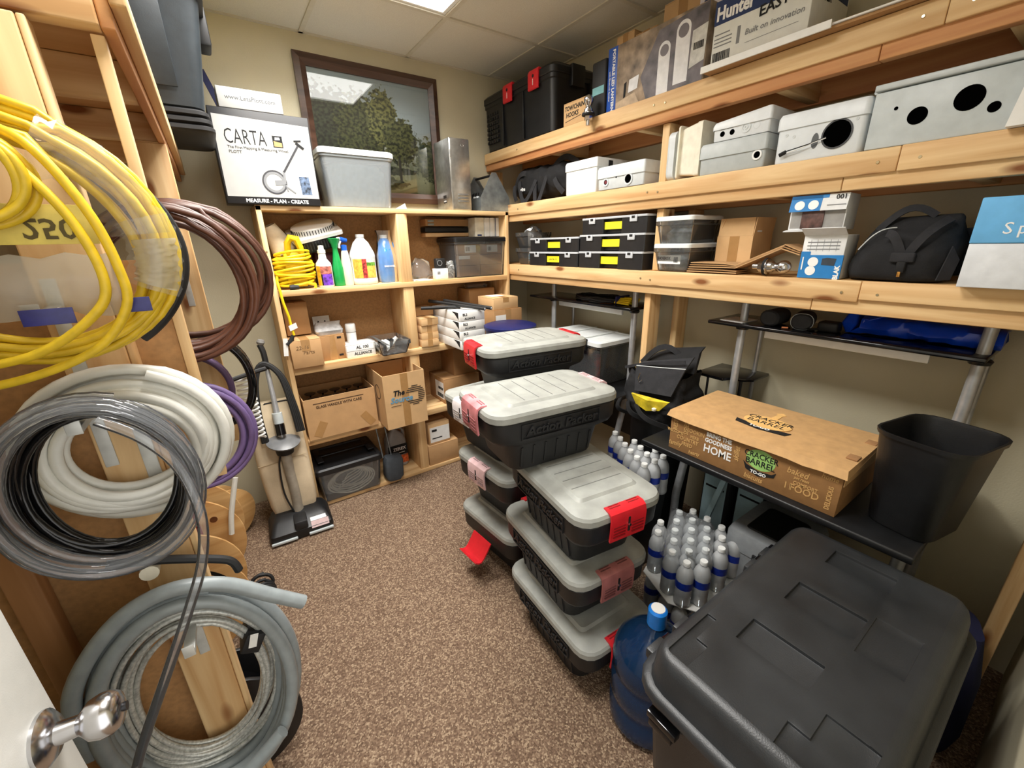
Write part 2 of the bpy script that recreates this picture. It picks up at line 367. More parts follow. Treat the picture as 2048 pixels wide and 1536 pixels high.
# ------------------------------------------------------------ right-hand wall rack of 2x4s
rk = thing('wall_rack', 'long three-level pine wall rack built from two-by-fours', 'shelf', (2.0, 1.4, 0))
FX = 1.792
for lv, (z, seam) in enumerate(((2.235, .46), (1.872, .485), (1.467, .50))):
    inn = (PYD, PY, PY)[lv]
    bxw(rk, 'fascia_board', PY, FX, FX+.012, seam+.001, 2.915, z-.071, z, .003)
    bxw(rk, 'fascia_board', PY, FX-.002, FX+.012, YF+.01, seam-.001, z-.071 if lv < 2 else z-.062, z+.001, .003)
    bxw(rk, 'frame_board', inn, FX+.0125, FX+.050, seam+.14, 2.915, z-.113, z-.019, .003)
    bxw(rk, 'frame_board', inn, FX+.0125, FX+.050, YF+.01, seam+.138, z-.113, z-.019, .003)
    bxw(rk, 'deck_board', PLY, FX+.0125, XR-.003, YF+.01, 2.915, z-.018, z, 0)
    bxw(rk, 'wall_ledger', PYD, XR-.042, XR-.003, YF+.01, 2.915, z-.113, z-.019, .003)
    for y in (2.2, 1.55, .9, .32):
        bxw(rk, 'joist', PX, FX+.051, XR-.043, y-.019, y+.019, z-.108, z-.019, .002)
    for y in (seam+.05, seam-.05, 1.36, 1.42, 2.5):
        part(rk, 'screw', SCREW, MB().lathe([(0, 0), (.0055, 0), (.004, .003), (0, .003)], 8), loc=(FX-.0005-2.0, y-1.4, z-.035-.012*((y*10) % 1)), rot=(0, -pi/2, 0))
ZP = [0, 1.353, 1.758, 2.121]
for a, b, y in ((1.469, 1.757, 1.365), (1.874, 2.12, 1.372), (0, 1.352, 1.397)):
    bxw(rk, 'post', PZ, 1.832, 1.921, y-.019, y+.019, a, b, .003)
    bxw(rk, 'post', PZ, 2.09, 2.177, y-.019, y+.019, a, b, .003)
bxw(rk, 'post', PZ, 1.832, 1.921, -.075, -.035, 0, 1.352, .003)
bxw(rk, 'post', PZ, 1.832, 1.921, 2.87, 2.908, 1.874, 2.12, .003)
# ------------------------------------------------------------ coil partition and overhead shelf
pt = thing('coil_partition', 'wooden partition with metal hooks holding coils of cable and tubing', 'partition', (-.27, 1.07, 0))
bxw(pt, 'hardboard_sheet', HARD, -.755, -.093, 1.058, 1.064, 1.13, 1.60, 0)
bxw(pt, 'edge_trim', PZ, -.092, -.074, 1.05, 1.075, 1.13, 1.95, .002)
bxw(pt, 'hardboard_sheet', HARD, -.755, -.165, 1.066, 1.072, 0, 1.135, 0)
bxw(pt, 'stud', PZ, -.256, -.168, 1.018, 1.056, 0, 1.95, .003)
bxw(pt, 'stud', PZ, -.1675, -.157, 1.02, 1.058, 0, 1.95, .003)
bxw(pt, 'stud', wood('pine_dark_z', 2, (150, 104, 62), (178, 130, 84)), -.44, -.395, 1.018, 1.056, 0, 1.95, .003)
BR = plain('bracket_white', (206, 208, 204), .4, .2)
def hook(p, x, y, z, l=.12, drop=.12):
    l0 = p.location
    m = MB().box(-.010, .010, -.004, 0, -drop, .05).box(-.010, .010, -l, 0, -.006, .006).box(-.010, .010, -l-.003, -l, -.008, .020)
    part(p, 'hook_bracket', BR, m, bev=.0015, loc=(x-l0.x, y-l0.y, z-l0.z))
for x, z in ((-.235, 1.525), (-.24, 1.345), (-.205, .83)): hook(pt, x, 1.018, z)
bxw(pt, 'steel_strap', BR, -.196, -.174, 1.012, 1.0175, 1.15, 1.31, .001)
part(pt, 'wooden_peg', CREAM, MB().lathe([(0, 0), (.013, 0), (.013, .07), (.016, .075), (.016, .1), (0, .1)], 14), loc=(-.235+.27, 1.066-1.07, 1.0), rot=(pi/2, 0, 0))
ov = thing('overhead_shelf', 'pine overhead shelf running along the side wall above the coils', 'shelf', (-.26, 1.98, 1.953))
bxw(ov, 'end_board', PX, -.755, -.075, 1.02, 1.058, 1.953, 2.042, .003)
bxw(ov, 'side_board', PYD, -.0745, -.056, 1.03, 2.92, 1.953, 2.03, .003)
bxw(ov, 'side_strip', PY, -.0555, -.034, 1.02, 2.92, 1.985, 2.05, .003)
bxw(ov, 'deck_board', PLY, -.755, -.0565, 1.02, 2.92, 2.043, 2.058, 0)
for y in (1.5, 1.98, 2.45): bxw(ov, 'joist', PX, -.717, -.0755, y-.019, y+.019, 1.96, 2.042, .003)
bxw(ov, 'wall_board', PY, -.755, -.718, 1.06, 2.92, 1.955, 2.042, .003)
# second frame deeper in
pf = thing('stud_frame', 'bare pine stud with hook brackets behind the coil partition', 'post', (-.10, 1.95, 0))
bxw(pf, 'stud', PZ, -.15, -.055, 1.93, 1.968, .86, 1.952, .003)
bxw(pf, 'stud', PZ, -.40, -.31, 1.93, 1.968, .86, 1.952, .003)
bxw(pf, 'cross_rail', PX, -.31, -.15, 1.94, 1.965, 1.0, 1.09, .003)
for z in (1.55, 1.02): hook(pf, -.10, 1.93, z, .40, .13)
# ------------------------------------------------------------ desks under the rack
def desk(y0, y1, lab, poles, sshelf, xf=1.45, lx=1.69):
    d = thing('computer_desk', lab, 'desk', (1.8, (y0+y1)/2, 0)); l = d.location
    bxw(d, 'desk_top', BLK, xf, 2.13, y0, y1, .722, .748, .006)
    bxw(d, 'raised_shelf', GLOSSBLK, 1.875, 2.15, y0+.04, y1, 1.234, 1.25, .004)
    for y in poles:
        part(d, 'post', SILVER, MB().tube([(1.95-l.x, y-l.y, .749), (1.95-l.x, y-l.y, 1.345)], .017, 14))
        part(d, 'foot_cap', BLK, MB().lathe([(0, 0), (.026, 0), (.03, .012), (.024, .018), (0, .018)], 14), loc=(1.95-l.x, y-l.y, 1.2155))
        part(d, 'rear_post', SILVER, MB().tube([(2.14-l.x, y-l.y, .749), (2.14-l.x, y-l.y, 1.233)], .010, 10))
    if sshelf:
        a, b = sshelf
        pl = [(1.92, b-.03), (1.95, b), (2.17, b), (2.17, a), (2.02, a), (1.985, a+.03), (1.96, a+.085), (1.92, a+.10)]
        part(d, 'small_shelf', GLOSSBLK, MB().poly([(x-l.x, y-l.y) for x, y in pl], (.955, .97)), bev=.003)
        part(d, 'shelf_bracket', BLK, MB().tube([(1.94-l.x, b-.06-l.y, .955), (1.94-l.x, b-.06-l.y, .86), (1.96-l.x, b-.1-l.y, .749)], .006, 8))
        part(d, 'shelf_bracket', BLK, MB().tube([(2.0-l.x, a+.05-l.y, .955), (2.0-l.x, a+.05-l.y, .749)], .008, 8))
    for y in (y0+.06, y1-.06):
        part(d, 'leg', SILVER, MB().tube([(lx+.08-l.x, y-l.y, .722), (lx-l.x, y-l.y, .4), (lx-l.x, y-l.y, .03)], .019, 12))
        part(d, 'leg', SILVER, MB().tube([(2.08-l.x, y-l.y, .72), (2.08-l.x, y-l.y, .03)], .019, 12))
        bxw(d, 'foot_bar', BLK, lx-.04, 2.12, y-.025, y+.025, 0, .03, .005)
    bxw(d, 'under_shelf_panel', WHITE, 1.97, 1.985, y0+.18, y1-.22, 1.186, 1.2335, .002)
    bxw(d, 'modesty_panel', BLK, 2.10, 2.11, y0+.08, y1-.08, .35, .72, .002)
    return d
desk(.13, 1.075, 'black computer desk under the takeout box, with silver posts and raised shelf', (.19, .945), (.885, 1.13))
desk(1.5, 2.48, 'black computer desk in the far corner, its raised shelf holding a yellow-tipped cable', (1.57, 2.29), None, 1.75, 1.84)
# ------------------------------------------------------------ grey-lidded lockable totes
_pk = {}
LATCH_L = {}
def packer(lab, c, z, rz, L, W, H, lm, rm, group='grey-lidded black totes stacked on the carpet', open_left=False, script=True):
    t = thing('storage_tote', lab, 'tote', (c[0], c[1], z), rz, group)
    k = (L, W, H)
    if k not in _pk:
        hb = H-.052
        b = MB().loft([rr(L-.20, W-.11, .04, 0), rr(L-.185, W-.095, .05, .006), rr(L-.14, W-.065, .055, hb*.5), rr(L-.13, W-.055, .055, hb*.54), rr(L-.035, W-.022, .06, hb*.62), rr(L-.012, W-.01, .06, hb*.70), rr(L-.006, W-.006, .06, hb-.004), rr(L-.012, W-.012, .058, hb)])
        lid = MB().loft([rr(L-.004, W-.004, .062, hb+.002), rr(L+.006, W+.006, .066, hb+.006), rr(L+.006, W+.006, .066, hb+.026), rr(L-.006, W-.006, .06, hb+.036), rr(L-.04, W-.04, .05, hb+.041), rr(L-.09, W-.08, .04, hb+.043)])
        pan = MB().loft([rr(L-.165, W-.095, .02, hb+.0425), rr(L-.185, W-.118, .018, hb+.0515)])
        gr = MB().box(-.0015, .0015, -(W-.14)/2, (W-.14)/2, hb+.0514, hb+.0524)
        ribs = MB(); y0 = -((W-.095)/2-.001); y1 = -((W-.066)/2+.002)
        ribs.loft([[(-.004, y0, .02), (.004, y0, .02), (.004, y0-.006, .02), (-.004, y0-.006, .02)], [(-.004, y1+.006, hb*.47), (.004, y1+.006, hb*.47), (.004, y1, hb*.47), (-.004, y1, hb*.47)]])
        fr = MB(); zz0, zz1 = hb*.70, hb*.94; a_, b_ = L*.30, L*.30+.004; ya, yb = -(W/2+.001), -(W/2-.006)
        o_ = [(-b_, zz0-.004), (b_, zz0-.004), (b_, zz1+.004), (-b_, zz1+.004)]; i_ = [(-a_, zz0), (a_, zz0), (a_, zz1), (-a_, zz1)]
        fr.add([(x, y, z_) for y in (ya, yb) for r_ in (o_, i_) for x, z_ in r_], [(k_, (k_+1) % 4, 4+(k_+1) % 4, 4+k_) for k_ in range(4)]+[(k_, (k_+1) % 4, 8+(k_+1) % 4, 8+k_) for k_ in range(4)]+[(4+k_, 4+(k_+1) % 4, 12+(k_+1) % 4, 12+k_) for k_ in range(4)]+[(8+k_, 8+(k_+1) % 4, 12+(k_+1) % 4, 12+k_) for k_ in range(4)])
        la = MB(); lw = .072
        pr = [(-.026, hb+.0405), (-.004, hb+.0385), (.0075, hb+.030), (.011, hb+.014), (.010, hb-.03), (.007, hb-.062), (.013, hb-.066), (.017, hb-.03), (.018, hb+.016), (.012, hb+.037), (-.002, hb+.046), (-.026, hb+.046)]
        la.loft([[(L/2+x, y, z_) for x, z_ in pr] for y in (-lw, -lw+.004, lw-.004, lw)])
        rd = MB()
        for sy in (-1, 1):
            for zz in (-.046, -.034, -.022, -.010):
                rd.box(L/2+.011, L/2+.0195, min(sy*.014, sy*.062), max(sy*.014, sy*.062), hb+zz-.002, hb+zz+.002)
            for xx in (-.022, -.012): rd.box(L/2+xx-.002, L/2+xx+.002, min(sy*.016, sy*.06), max(sy*.016, sy*.06), hb+.044, hb+.0475)
        ks = MB().box(L/2+.012, L/2+.0192, -.004, .004, hb-.038, hb+.016)
        pin = MB().lathe([(0, 0), (.005, 0), (.005, .006), (0, .006)], 10)
        wl = MB().lathe([(0, 0), (0.012, 0)], 8)
        _pk[k] = (b.mesh(), lid.mesh(30), pan.mesh(30), gr.mesh(), ribs.mesh(), fr.mesh(), la.mesh(40), rd.mesh(), ks.mesh(), pin.mesh(), hb)
    b, lid, pan, gr, ribs, fr, la, rd, ks, pin, hb = _pk[k]
    body = link('body', b, BLK2, t); 
    for sd in (0, pi):
        for i in range(7): link('rib', ribs, BLK2, body, ((-3+i)*(L-.2)/7, 0, 0), (0, 0, sd))
        link('name_panel_frame', fr, BLK2, body, (0, 0, 0), (0, 0, sd))
    ld = link('lid', lid, LIDG, t); link('raised_panel', pan, LIDG, ld); [link('panel_groove', gr, plain('groove_grey', (112, 114, 110), .6), ld, ((-2+i)*(L-.2)/6, 0, 0)) for i in range(5)]
    for s, m in ((0, rm), (1, lm)):
        if m is None: continue
        me = la.copy() if la.materials and la.materials[0] != m else la
        me.materials.clear(); me.materials.append(m)
        rot = (0, 0, pi*s); dk = plain(m.name+'_ridge', tuple(int(v*.68) for v in RGBOF[m.name]), .45)  # darkened latch colour on the ridges paints in the shade of the grooves
        if s == 1 and open_left:
            pv = Vector((L/2+.012, 0, hb-.060)); Mx = Matrix.Rotation(pi, 4, 'Z') @ Matrix.Translation(pv) @ Matrix.Rotation(RAD(142), 4, 'Y') @ Matrix.Translation(-pv)
            lo = link('latch', me, m, t, Mx.to_translation(), Mx.to_euler())
            mr = rd.copy(); mr.materials.clear(); link('latch_ridge', mr, dk, lo)
            continue
        lo = link('latch', me, m, t, (0, 0, 0), rot)
        mr = rd.copy(); mr.materials.clear(); link('latch_ridge', mr, dk, lo)
        link('key_slot', ks, INK, lo); link('lock_pin', pin, CHROME, lo, (L/2+.0185, 0, hb-.012), (0, pi/2, 0))
    if script:
        for f, sy in (('-Y', -1), ('+Y', 1)):
            txt(body, 'Action Packer', .048 if W < .4 else .05, (0, sy*(W/2+.0005), hb*.82), BLK2, f, bold=.0008, shear=.25, sx=1.12, ex=.0022)
    return t
PKL, PKW, PKH = .53, .355, .268
FADE = plain('sun_faded_red', (220, 132, 136), .4, var=.25, scale=9)
packer('lowest tote of the near stack, black with a dark red latch, on the carpet', (.965, .968), 0, RAD(87), PKL, PKW, PKH, RED, RED)
packer('middle tote of the near stack, with a dusty brownish-pink latch', (.965, 1.013), .271, RAD(84), PKL, PKW, PKH, ROSE, RED)
packer('topmost tote of the near stack, grey lid and bright red latch toward the door', (.972, .988), .542, RAD(82), PKL, PKW, PKH, RED, RED)
packer('tote laid crosswise above the near stack, its latch faded pink, name panel facing out', (.945, 1.205), .813, RAD(-7), .555, .36, PKH, FADE, PINK)
packer('floor-level tote of the far stack with its red latch hanging open', (1.15, 1.555), 0, RAD(5), .60, .45, .302, RED, RED, open_left=True)
packer('second tote of the far stack, its latch bleached pinkish white', (1.155, 1.575), .305, RAD(3), .60, .45, .302, PINK, RED)
packer('third tote of the far stack, white latch, partly hidden behind the crosswise tote', (1.135, 1.655), .610, RAD(2), .60, .45, .302, WHTL, RED)
packer('topmost tote of the far stack with two bright red latches', (1.185, 1.62), .915, RAD(-9), .55, .36, PKH, RED, RED)
# ------------------------------------------------------------ big black trunk
t = thing('storage_chest', 'large black moulded storage chest in the foreground with pockets in its lid', 'chest', (1.035, .2025, 0))
w, d = .83, .465
part(t, 'body', TRUNKM, MB().loft([rr(w-.12, d-.10, .05, .285), rr(w-.09, d-.08, .06, .30), rr(w-.05, d-.05, .06, .56), rr(w-.03, d-.03, .06, .60), rr(w-.03, d-.03, .06, .606)]))
part(t, 'wheeled_base', RUB, MB().loft([rr(w-.36, d-.2, .03, .03), rr(w-.33, d-.17, .03, .285)]))
part(t, 'lid', TRUNKM, MB().loft([rr(w-.02, d-.02, .07, .607), rr(w, d, .075, .611, n=6)[0::1] if False else rr(w, d, .075, .611), rr(w, d, .075, .628), rr(w-.008, d-.008, .072, .634), rr(w-.034, d-.034, .066, .636), rr(w-.040, d-.040, .064, .645), rr(w-.050, d-.050, .060, .696), rr(w-.062, d-.062, .054, .712), rr(w-.082, d-.082, .036, .7205), rr(w-.112, d-.112, .008, .7225)], True, False), 50)
def blocks(xs, ys, hf, z0):      # raised cells with vertical walls
    m = MB(); H = [[hf((xs[i]+xs[i+1])/2, (ys[j]+ys[j+1])/2) for j in range(len(ys)-1)] for i in range(len(xs)-1)]
    vid = {}
    def V(x, y, z):
        k = (round(x, 5), round(y, 5), round(z, 5))
        if k not in vid: vid[k] = len(m.v); m.v.append(k)
        return vid[k]
    g = lambda i, j: H[i][j] if 0 <= i < len(H) and 0 <= j < len(H[0]) else z0
    for i in range(len(xs)-1):
        for j in range(len(ys)-1):
            h = H[i][j]; a, b, c, e = xs[i], xs[i+1], ys[j], ys[j+1]
            m.f.append((V(a, c, h), V(b, c, h), V(b, e, h), V(a, e, h)))
            for (ni, nj, p, q) in ((i+1, j, (b, c), (b, e)), (i-1, j, (a, e), (a, c)), (i, j+1, (b, e), (a, e)), (i, j-1, (a, c), (b, c))):
                hn = g(ni, nj); ins = 0 <= ni < len(H) and 0 <= nj < len(H[0])
                if hn < h or (not ins and hn > h): m.f.append((V(*p, hn), V(*q, hn), V(*q, h), V(*p, h)))
    return m
X0, X1, Y0, Y1 = -w/2+.056, w/2-.056, -d/2+.056, d/2-.056
pk = [(-.20, -.115, -.05, .102), (.012, .103, -.062, .088), (.243, .322, -.065, .078)]
st = [(X0, -.193, .154, Y1), (X0, -.278, .126, .154), (X0, -.297, Y0, -.052), (-.297, -.222, Y0, -.09)]
sh = [(-.02, .13, -.158, -.072)]
xs = sorted({X0, X1, *[v for p in pk+st+sh for v in p[:2]]}); ys = sorted({Y0, Y1, *[v for p in pk+st+sh for v in p[2:]]})
def hh(x, y):
    for a, b, c, e in pk:
        if a < x < b and c < y < e: return .7135
    for a, b, c, e in st:
        if a < x < b and c < y < e: return .7165
    for a, b, c, e in sh:
        if a < x < b and c < y < e: return .7195
    return .7225
part(t, 'lid_relief', TRUNKM, blocks(xs, ys, hh, .7225), 25, .0022)
for (x, y, r) in ((-.30, d/2+.008, 0), (-.19, d/2+.008, 0), (.18, d/2+.008, 0), (.27, d/2+.008, 0)):
    part(t, 'hinge_lug', TRUNKM, MB().box(x-.03, x+.03, d/2-.01, d/2+.018, .60, .632), bev=.006)
    part(t, 'hinge_pin', GLOSSBLK, MB().tube([(x+.03, d/2+.008, .622), (x+.055, d/2+.008, .622)], .008, 10))
for y in (-.08, -.005, .06):
    part(t, 'side_lug', TRUNKM, MB().box(w/2-.01, w/2+.028, y-.026, y+.026, .575, .625), bev=.006)
part(t, 'side_catch', GLOSSBLK, MB().box(-w/2+.0, -w/2+.022, .10, .175, .555, .575).box(-w/2+.0, -w/2+.014, .108, .168, .535, .556), bev=.003)
part(t, 'grip_strap', GLOSSBLK, MB().box(-w/2+.026, -w/2+.04, -.02, .04, .31, .50), bev=.004)
for x in (-.22, .22):
    for y in (-.13, .13): part(t, 'wheel', RUB, MB().lathe([(0, -.015), (.024, -.015), (.028, -.008), (.028, .008), (.024, .015), (0, .015)], 14), loc=(x, y, .029), rot=(pi/2, 0, 0))
# ------------------------------------------------------------ water bottles
bprof = [(0, 0), (.028, 0), (.0335, .008), (.034, .02), (.0325, .024), (.034, .030), (.0325, .036), (.034, .042), (.0325, .048), (.034, .054), (.034, .085), (.034, .130), (.033, .146), (.028, .163), (.020, .177), (.0135, .185), (.012, .187), (.0155, .188), (.0155, .190), (.012, .191)]
b_me = MB().lathe(bprof, 14).mesh(50); b_me.materials.append(PETM)
w_me = MB().lathe([(0, .003), (.024, .003), (.031, .012), (.031, .142), (.026, .160), (.0165, .172), (0, .173)], 12).mesh(50); w_me.materials.append(WATER)
l_me = MB().lathe([(.0345, .088), (.0345, .122)], 14, cap=False).mesh(); l_me.materials.append(INKB2 if False else plain('bottle_label_blue', (24, 50, 150), .35, var=.12, scale=60))
c_me = MB().lathe([(0, .190), (.0145, .190), (.0148, .203), (.0135, .205), (0, .205)], 14).mesh(); c_me.materials.append(WHITE)
def bottle(x, y, z, lab, grp):
    t = thing('water_bottle', lab, 'bottle', (x, y, z), random.uniform(0, 6), grp)
    link('bottle_body', b_me, None, t); link('water', w_me, None, t); link('bottle_label', l_me, None, t); link('cap', c_me, None, t)
near = [(1.546,.898),(1.478,.867),(1.416,.832),(1.356,.796),(1.294,.760),(1.604,.866),(1.540,.829),(1.476,.792),(1.413,.755),(1.350,.722),(1.286,.689),(1.605,.796),(1.539,.757),(1.475,.721),(1.411,.686),(1.345,.653),(1.599,.725),(1.535,.687),(1.470,.652),(1.588,.653),(1.415,.905),(1.350,.870)]
far = [(1.603,1.358),(1.574,1.297),(1.54,1.236),(1.508,1.174),(1.479,1.11),(1.453,1.046),(1.606,1.23),(1.577,1.168),(1.547,1.104),(1.52,1.040),(1.613,1.106),(1.588,1.042)]
ORD = ('first', 'second', 'third', 'fourth', 'fifth', 'sixth', 'seventh', 'eighth')
def lines(pts, cuts): return [(j, i, p) for j, (a, b) in enumerate(zip(cuts, cuts[1:])) for i, p in enumerate(pts[a:b])]
for j, i, (x, y) in lines(near[20:]+near[:20], (0, 2, 7, 13, 18, 21, 22)): bottle(x, y, .212, f'water bottle in the nearer case, {ORD[j]} line from the totes, {ORD[i]} from its far end', 'water bottles of the nearer case, top layer')
low = [p for p in near if p in near[4:5] or p in near[9:11] or p in near[15:16] or p in near[18:19] or p in near[3:4] or p in near[20:22]]
for i, (x, y) in enumerate(low): bottle(x, y, 0, f'bottom-layer water bottle under the nearer case, {ORD[i]} along its outer edge', 'water bottles of the nearer case, bottom layer')
for j, i, (x, y) in lines(far, (0, 6, 10, 12)): bottle(x, y, .428, f'water bottle behind the topmost near tote, {ORD[j]} line from it, {ORD[i]} from the far end', 'water bottles of the farther case')
tr = thing('bottle_tray', 'white tray liner between the two layers of water bottles', 'tray', (1.45, .77, .206))
part(tr, 'tray', WPAPER, MB().poly([(-.21, -.05), (-.15, -.15), (.19, -.15), (.19, .13), (.0, .17), (-.15, .12)], (0, .004)))
cr = thing('storage_crate', 'black plastic crate under the farther water bottles', 'crate', (1.535, 1.20, 0))
m = MB().loft([rr(.18, .30, .02, 0), rr(.20, .34, .02, .425)]); part(cr, 'crate_body', BLK, m)
# shrink film over the near case
fm = MB(); xs = [1.26, 1.33, 1.40, 1.47, 1.54, 1.61, 1.635]; 
def fz(u, v): return .412+.004*wob(u*40+v*23)
vs = []; n1, n2 = 12, 10
for i in range(n1):
    for j in range(n2):
        a = Vector((1.262, .735)); e1 = Vector((.31, .16)); e2 = Vector((.03, -.20)); e0 = Vector((0, .06))
        p = a+e0+e1*(i/(n1-1)) + e2*(j/(n2-1))*(.55 if i < 3 else 1)
        k = min(i, n1-1-i, j, n2-1-j); z = .421+.004*wob(i*2.3+j*1.7) - (.03 if k == 0 else 0)
        vs.append((p.x-1.45, p.y-.77, z-.206))
fm.add(vs, [(i*n2+j, (i+1)*n2+j, (i+1)*n2+j+1, i*n2+j+1) for i in range(n1-1) for j in range(n2-1)])
fl = thing('shrink_film', 'crinkled clear shrink film stretched over the nearer water bottles', 'film', (1.45, .77, .206))
part(fl, 'film', clear('shrink_film_clear', (240, 242, 244), .10, .10), fm)
# ------------------------------------------------------------ five-gallon bottle
t = thing('water_jug', 'large translucent blue five-gallon water jug between the totes and the chest', 'water jug', (.948, .58, 0))
R = .130
pr = [(0, .004), (R-.03, 0), (R-.006, .008), (R, .03), (R, .10), (R-.006, .112), (R-.006, .122), (R, .134), (R, .215), (R-.006, .227), (R-.006, .237), (R, .25), (R, .30), (R-.012, .335), (R-.045, .375), (.05, .405), (.032, .418), (.027, .43), (.027, .455)]
part(t, 'jug_body', BLUEW, MB().lathe(pr, 36, cap=False), 60)
part(t, 'water', clear('jug_water', (22, 54, 104), .35, .03, (44, 84, 140)), MB().lathe([(0, .008), (R-.01, .012), (R-.008, .05), (R-.008, .295), (R-.03, .33), (0, .335)], 30))
cp = part(t, 'cap', plain('jug_cap_blue', (30, 128, 224), .3), MB().lathe([(0.0, .492), (.024, .492), (.030, .486), (.0305, .43), (.0275, .43)], 24))
part(t, 'cap_seal', WPAPER, MB().lathe([(0, .4925), (.022, .4925), (.022, .494), (0, .494)], 20))
# ------------------------------------------------------------ boxes
def cbox(lab, c, sz, rz=0, mat=CARD, name='cardboard_box', top='flaps', tape=True, cat='box', group=None, tilt=None):
    t = thing(name, lab, cat, c, rz, group, tilt)
    w, d, h = sz
    hb = h-.004 if top == 'flaps' else h
    bx(t, 'box_body', mat, -w/2, w/2, -d/2, d/2, 0, hb, .0025)
    if top == 'flaps':
        if w >= d:
            bx(t, 'flap', mat, -w/2+.001, w/2-.001, -d/2, -.0012, hb, h, .001); bx(t, 'flap', mat, -w/2+.001, w/2-.001, .0012, d/2, hb, h, .001)
        else:
            bx(t, 'flap', mat, -w/2, -.0012, -d/2+.001, d/2-.001, hb, h, .001); bx(t, 'flap', mat, .0012, w/2, -d/2+.001, d/2-.001, hb, h, .001)
    if tape:
        tw = min(.024, w*.14)
        if w >= d and tape != 'front':
            m = MB().box(-w/2-.0006, w/2+.0006, -tw, tw, h, h+.0006).box(-w/2-.0009, -w/2-.0003, -tw, tw, h*.6, h+.0006)
        else:
            m = MB().box(-tw, tw, -d/2-.0006, d/2+.0006, h, h+.0006).box(-tw, tw, -d/2-.0009, -d/2-.0003, 0 if tape == 'front' else h*.6, h+.0006)
        part(t, 'tape', TAPE, m)
    return t
def openbox(lab, c, sz, rz=0, mat=CARD, flaps=(), name='cardboard_box', tilt=None):
    t = thing(name, lab, 'box', c, rz, None, tilt); w, d, h = sz; k = .005
    m = MB().box(-w/2, w/2, -d/2, -d/2+k, 0, h).box(-w/2, w/2, d/2-k, d/2, 0, h).box(-w/2, -w/2+k, -d/2+k, d/2-k, 0, h).box(w/2-k, w/2, -d/2+k, d/2-k, 0, h).box(-w/2+k, w/2-k, -d/2+k, d/2-k, 0, k)
    part(t, 'box_body', mat, m)
    for (side, ln, ang) in flaps:
        if side == '-y': part(t, 'flap', mat, MB().box(-w/2+.003, w/2-.003, -.002, .002, 0, ln), loc=(0, -d/2+.002, h), rot=(ang, 0, 0))
        if side == '+y': part(t, 'flap', mat, MB().box(-w/2+.003, w/2-.003, -.002, .002, 0, ln), loc=(0, d/2-.002, h), rot=(ang, 0, 0))
        if side == '-x': part(t, 'flap', mat, MB().box(-.002, .002, -d/2+.003, d/2-.003, 0, ln), loc=(-w/2+.002, 0, h), rot=(0, ang, 0))
        if side == '+x': part(t, 'flap', mat, MB().box(-.002, .002, -d/2+.003, d/2-.003, 0, ln), loc=(w/2-.002, 0, h), rot=(0, ang, 0))
    return t
def sticker(p, x0, x1, z0, z1, y, mat=WPAPER, name='paper_label', face='-Y'):
    if face == '-Y': return bx(p, name, mat, x0, x1, y-.0008, y, z0, z1, 0)
    if face == '-X': return bx(p, name, mat, y-.0008, y, x0, x1, z0, z1, 0)
def barcode(p, x, z, w, h, y, face='-Y', name='barcode'):
    m = MB(); rnd = random.Random(int((x+z)*1e4)); a = 0
    while a < w:
        b = rnd.choice((.001, .0015, .0025)); 
        if face == '-Y': m.box(x+a, x+a+b, y-.0006, y, z, z+h)
        else: m.box(y-.0006, y, x+a, x+a+b, z, z+h)
        a += b+rnd.choice((.001, .002))
    return part(p, name, INK, m)
def flat(p, name, mat, pts, y, th=.0005, loc=(0, 0, 0)):     # outline in x,z on a face looking along -Y
    m = MB().loft([[(x, y-th, z) for x, z in pts], [(x, y, z) for x, z in pts]]); return part(p, name, mat, m, loc=loc)
def disc(cx, cz, r, n=28, rz_=None): return [(cx+r*cos(2*pi*i/n), cz+(rz_ or r)*sin(2*pi*i/n)) for i in range(n)]
def ring(p, name, mat, cx, cz, r0, r1, y, th=.0005, n=32):
    m = MB()
    m.loft([[(cx+r*cos(2*pi*i/n), yy, cz+r*sin(2*pi*i/n)) for i in range(n)] for r, yy in ((r0, y), (r0, y-th), (r1, y-th), (r1, y))], False, False); return part(p, name, mat, m)
def bar(p, name, mat, x0, z0, x1, z1, w, y, th=.0005):
    dx, dz = x1-x0, z1-z0; l = math.hypot(dx, dz); nx, nz = -dz/l*w/2, dx/l*w/2
    return flat(p, name, mat, [(x0-nx, z0-nz), (x1-nx, z1-nz), (x1+nx, z1+nz), (x0+nx, z0+nz)], y, th)
# ------------------------------------------------------------ top of the shelving unit
CARTW = plain('box_print_white', (176, 176, 172), .5, var=.015)
CARTB = plain('box_print_black', (28, 28, 30), .45, var=.05)
t = cbox('white and black printed box showing a measuring wheel, beside the framed picture', (.325, 2.665, 1.829), (.43, .13, .416), mat=CARTB, name='measuring_wheel_box', top=None, tape=False)
y = -.065
flat(t, 'front_print', CARTW, [(-.207, .034), (.211, .034), (.209, .374), (-.203, .386)], y)
txt(t, 'CARTA', .092, (-.172, y-.001, .296), INK, bold=-.0008, align='LEFT', sx=.60)
txt(t, 'The First Mapping & Measuring Wheel', .0172, (-.165, y-.001, .252), INK, align='LEFT', sx=.98)
txt(t, 'PLOTT', .018, (-.163, y-.001, .232), INK, align='LEFT')
txt(t, 'MEASURE - PLAN - CREATE', .024, (.01, y-.0005, .016), INKW, bold=.0006)
flat(t, 'app_icon', INK, [(.034, .266), (.078, .266), (.078, .318), (.034, .318)], y-.0006)
flat(t, 'app_icon_scene', plain('icon_tan', (170, 140, 90), .6), [(.038, .270), (.074, .270), (.074, .288), (.038, .295)], y-.0012)
flat(t, 'app_icon_mark', INKW, [(.044, .299), (.068, .301), (.066, .312), (.046, .311)], y-.0012)
ring(t, 'printed_wheel', INKG, .010, .106, .050, .038, y-.0008); ring(t, 'printed_wheel', plain('tyre_dark', (60, 60, 64), .6), .010, .106, .056, .049, y-.0012)
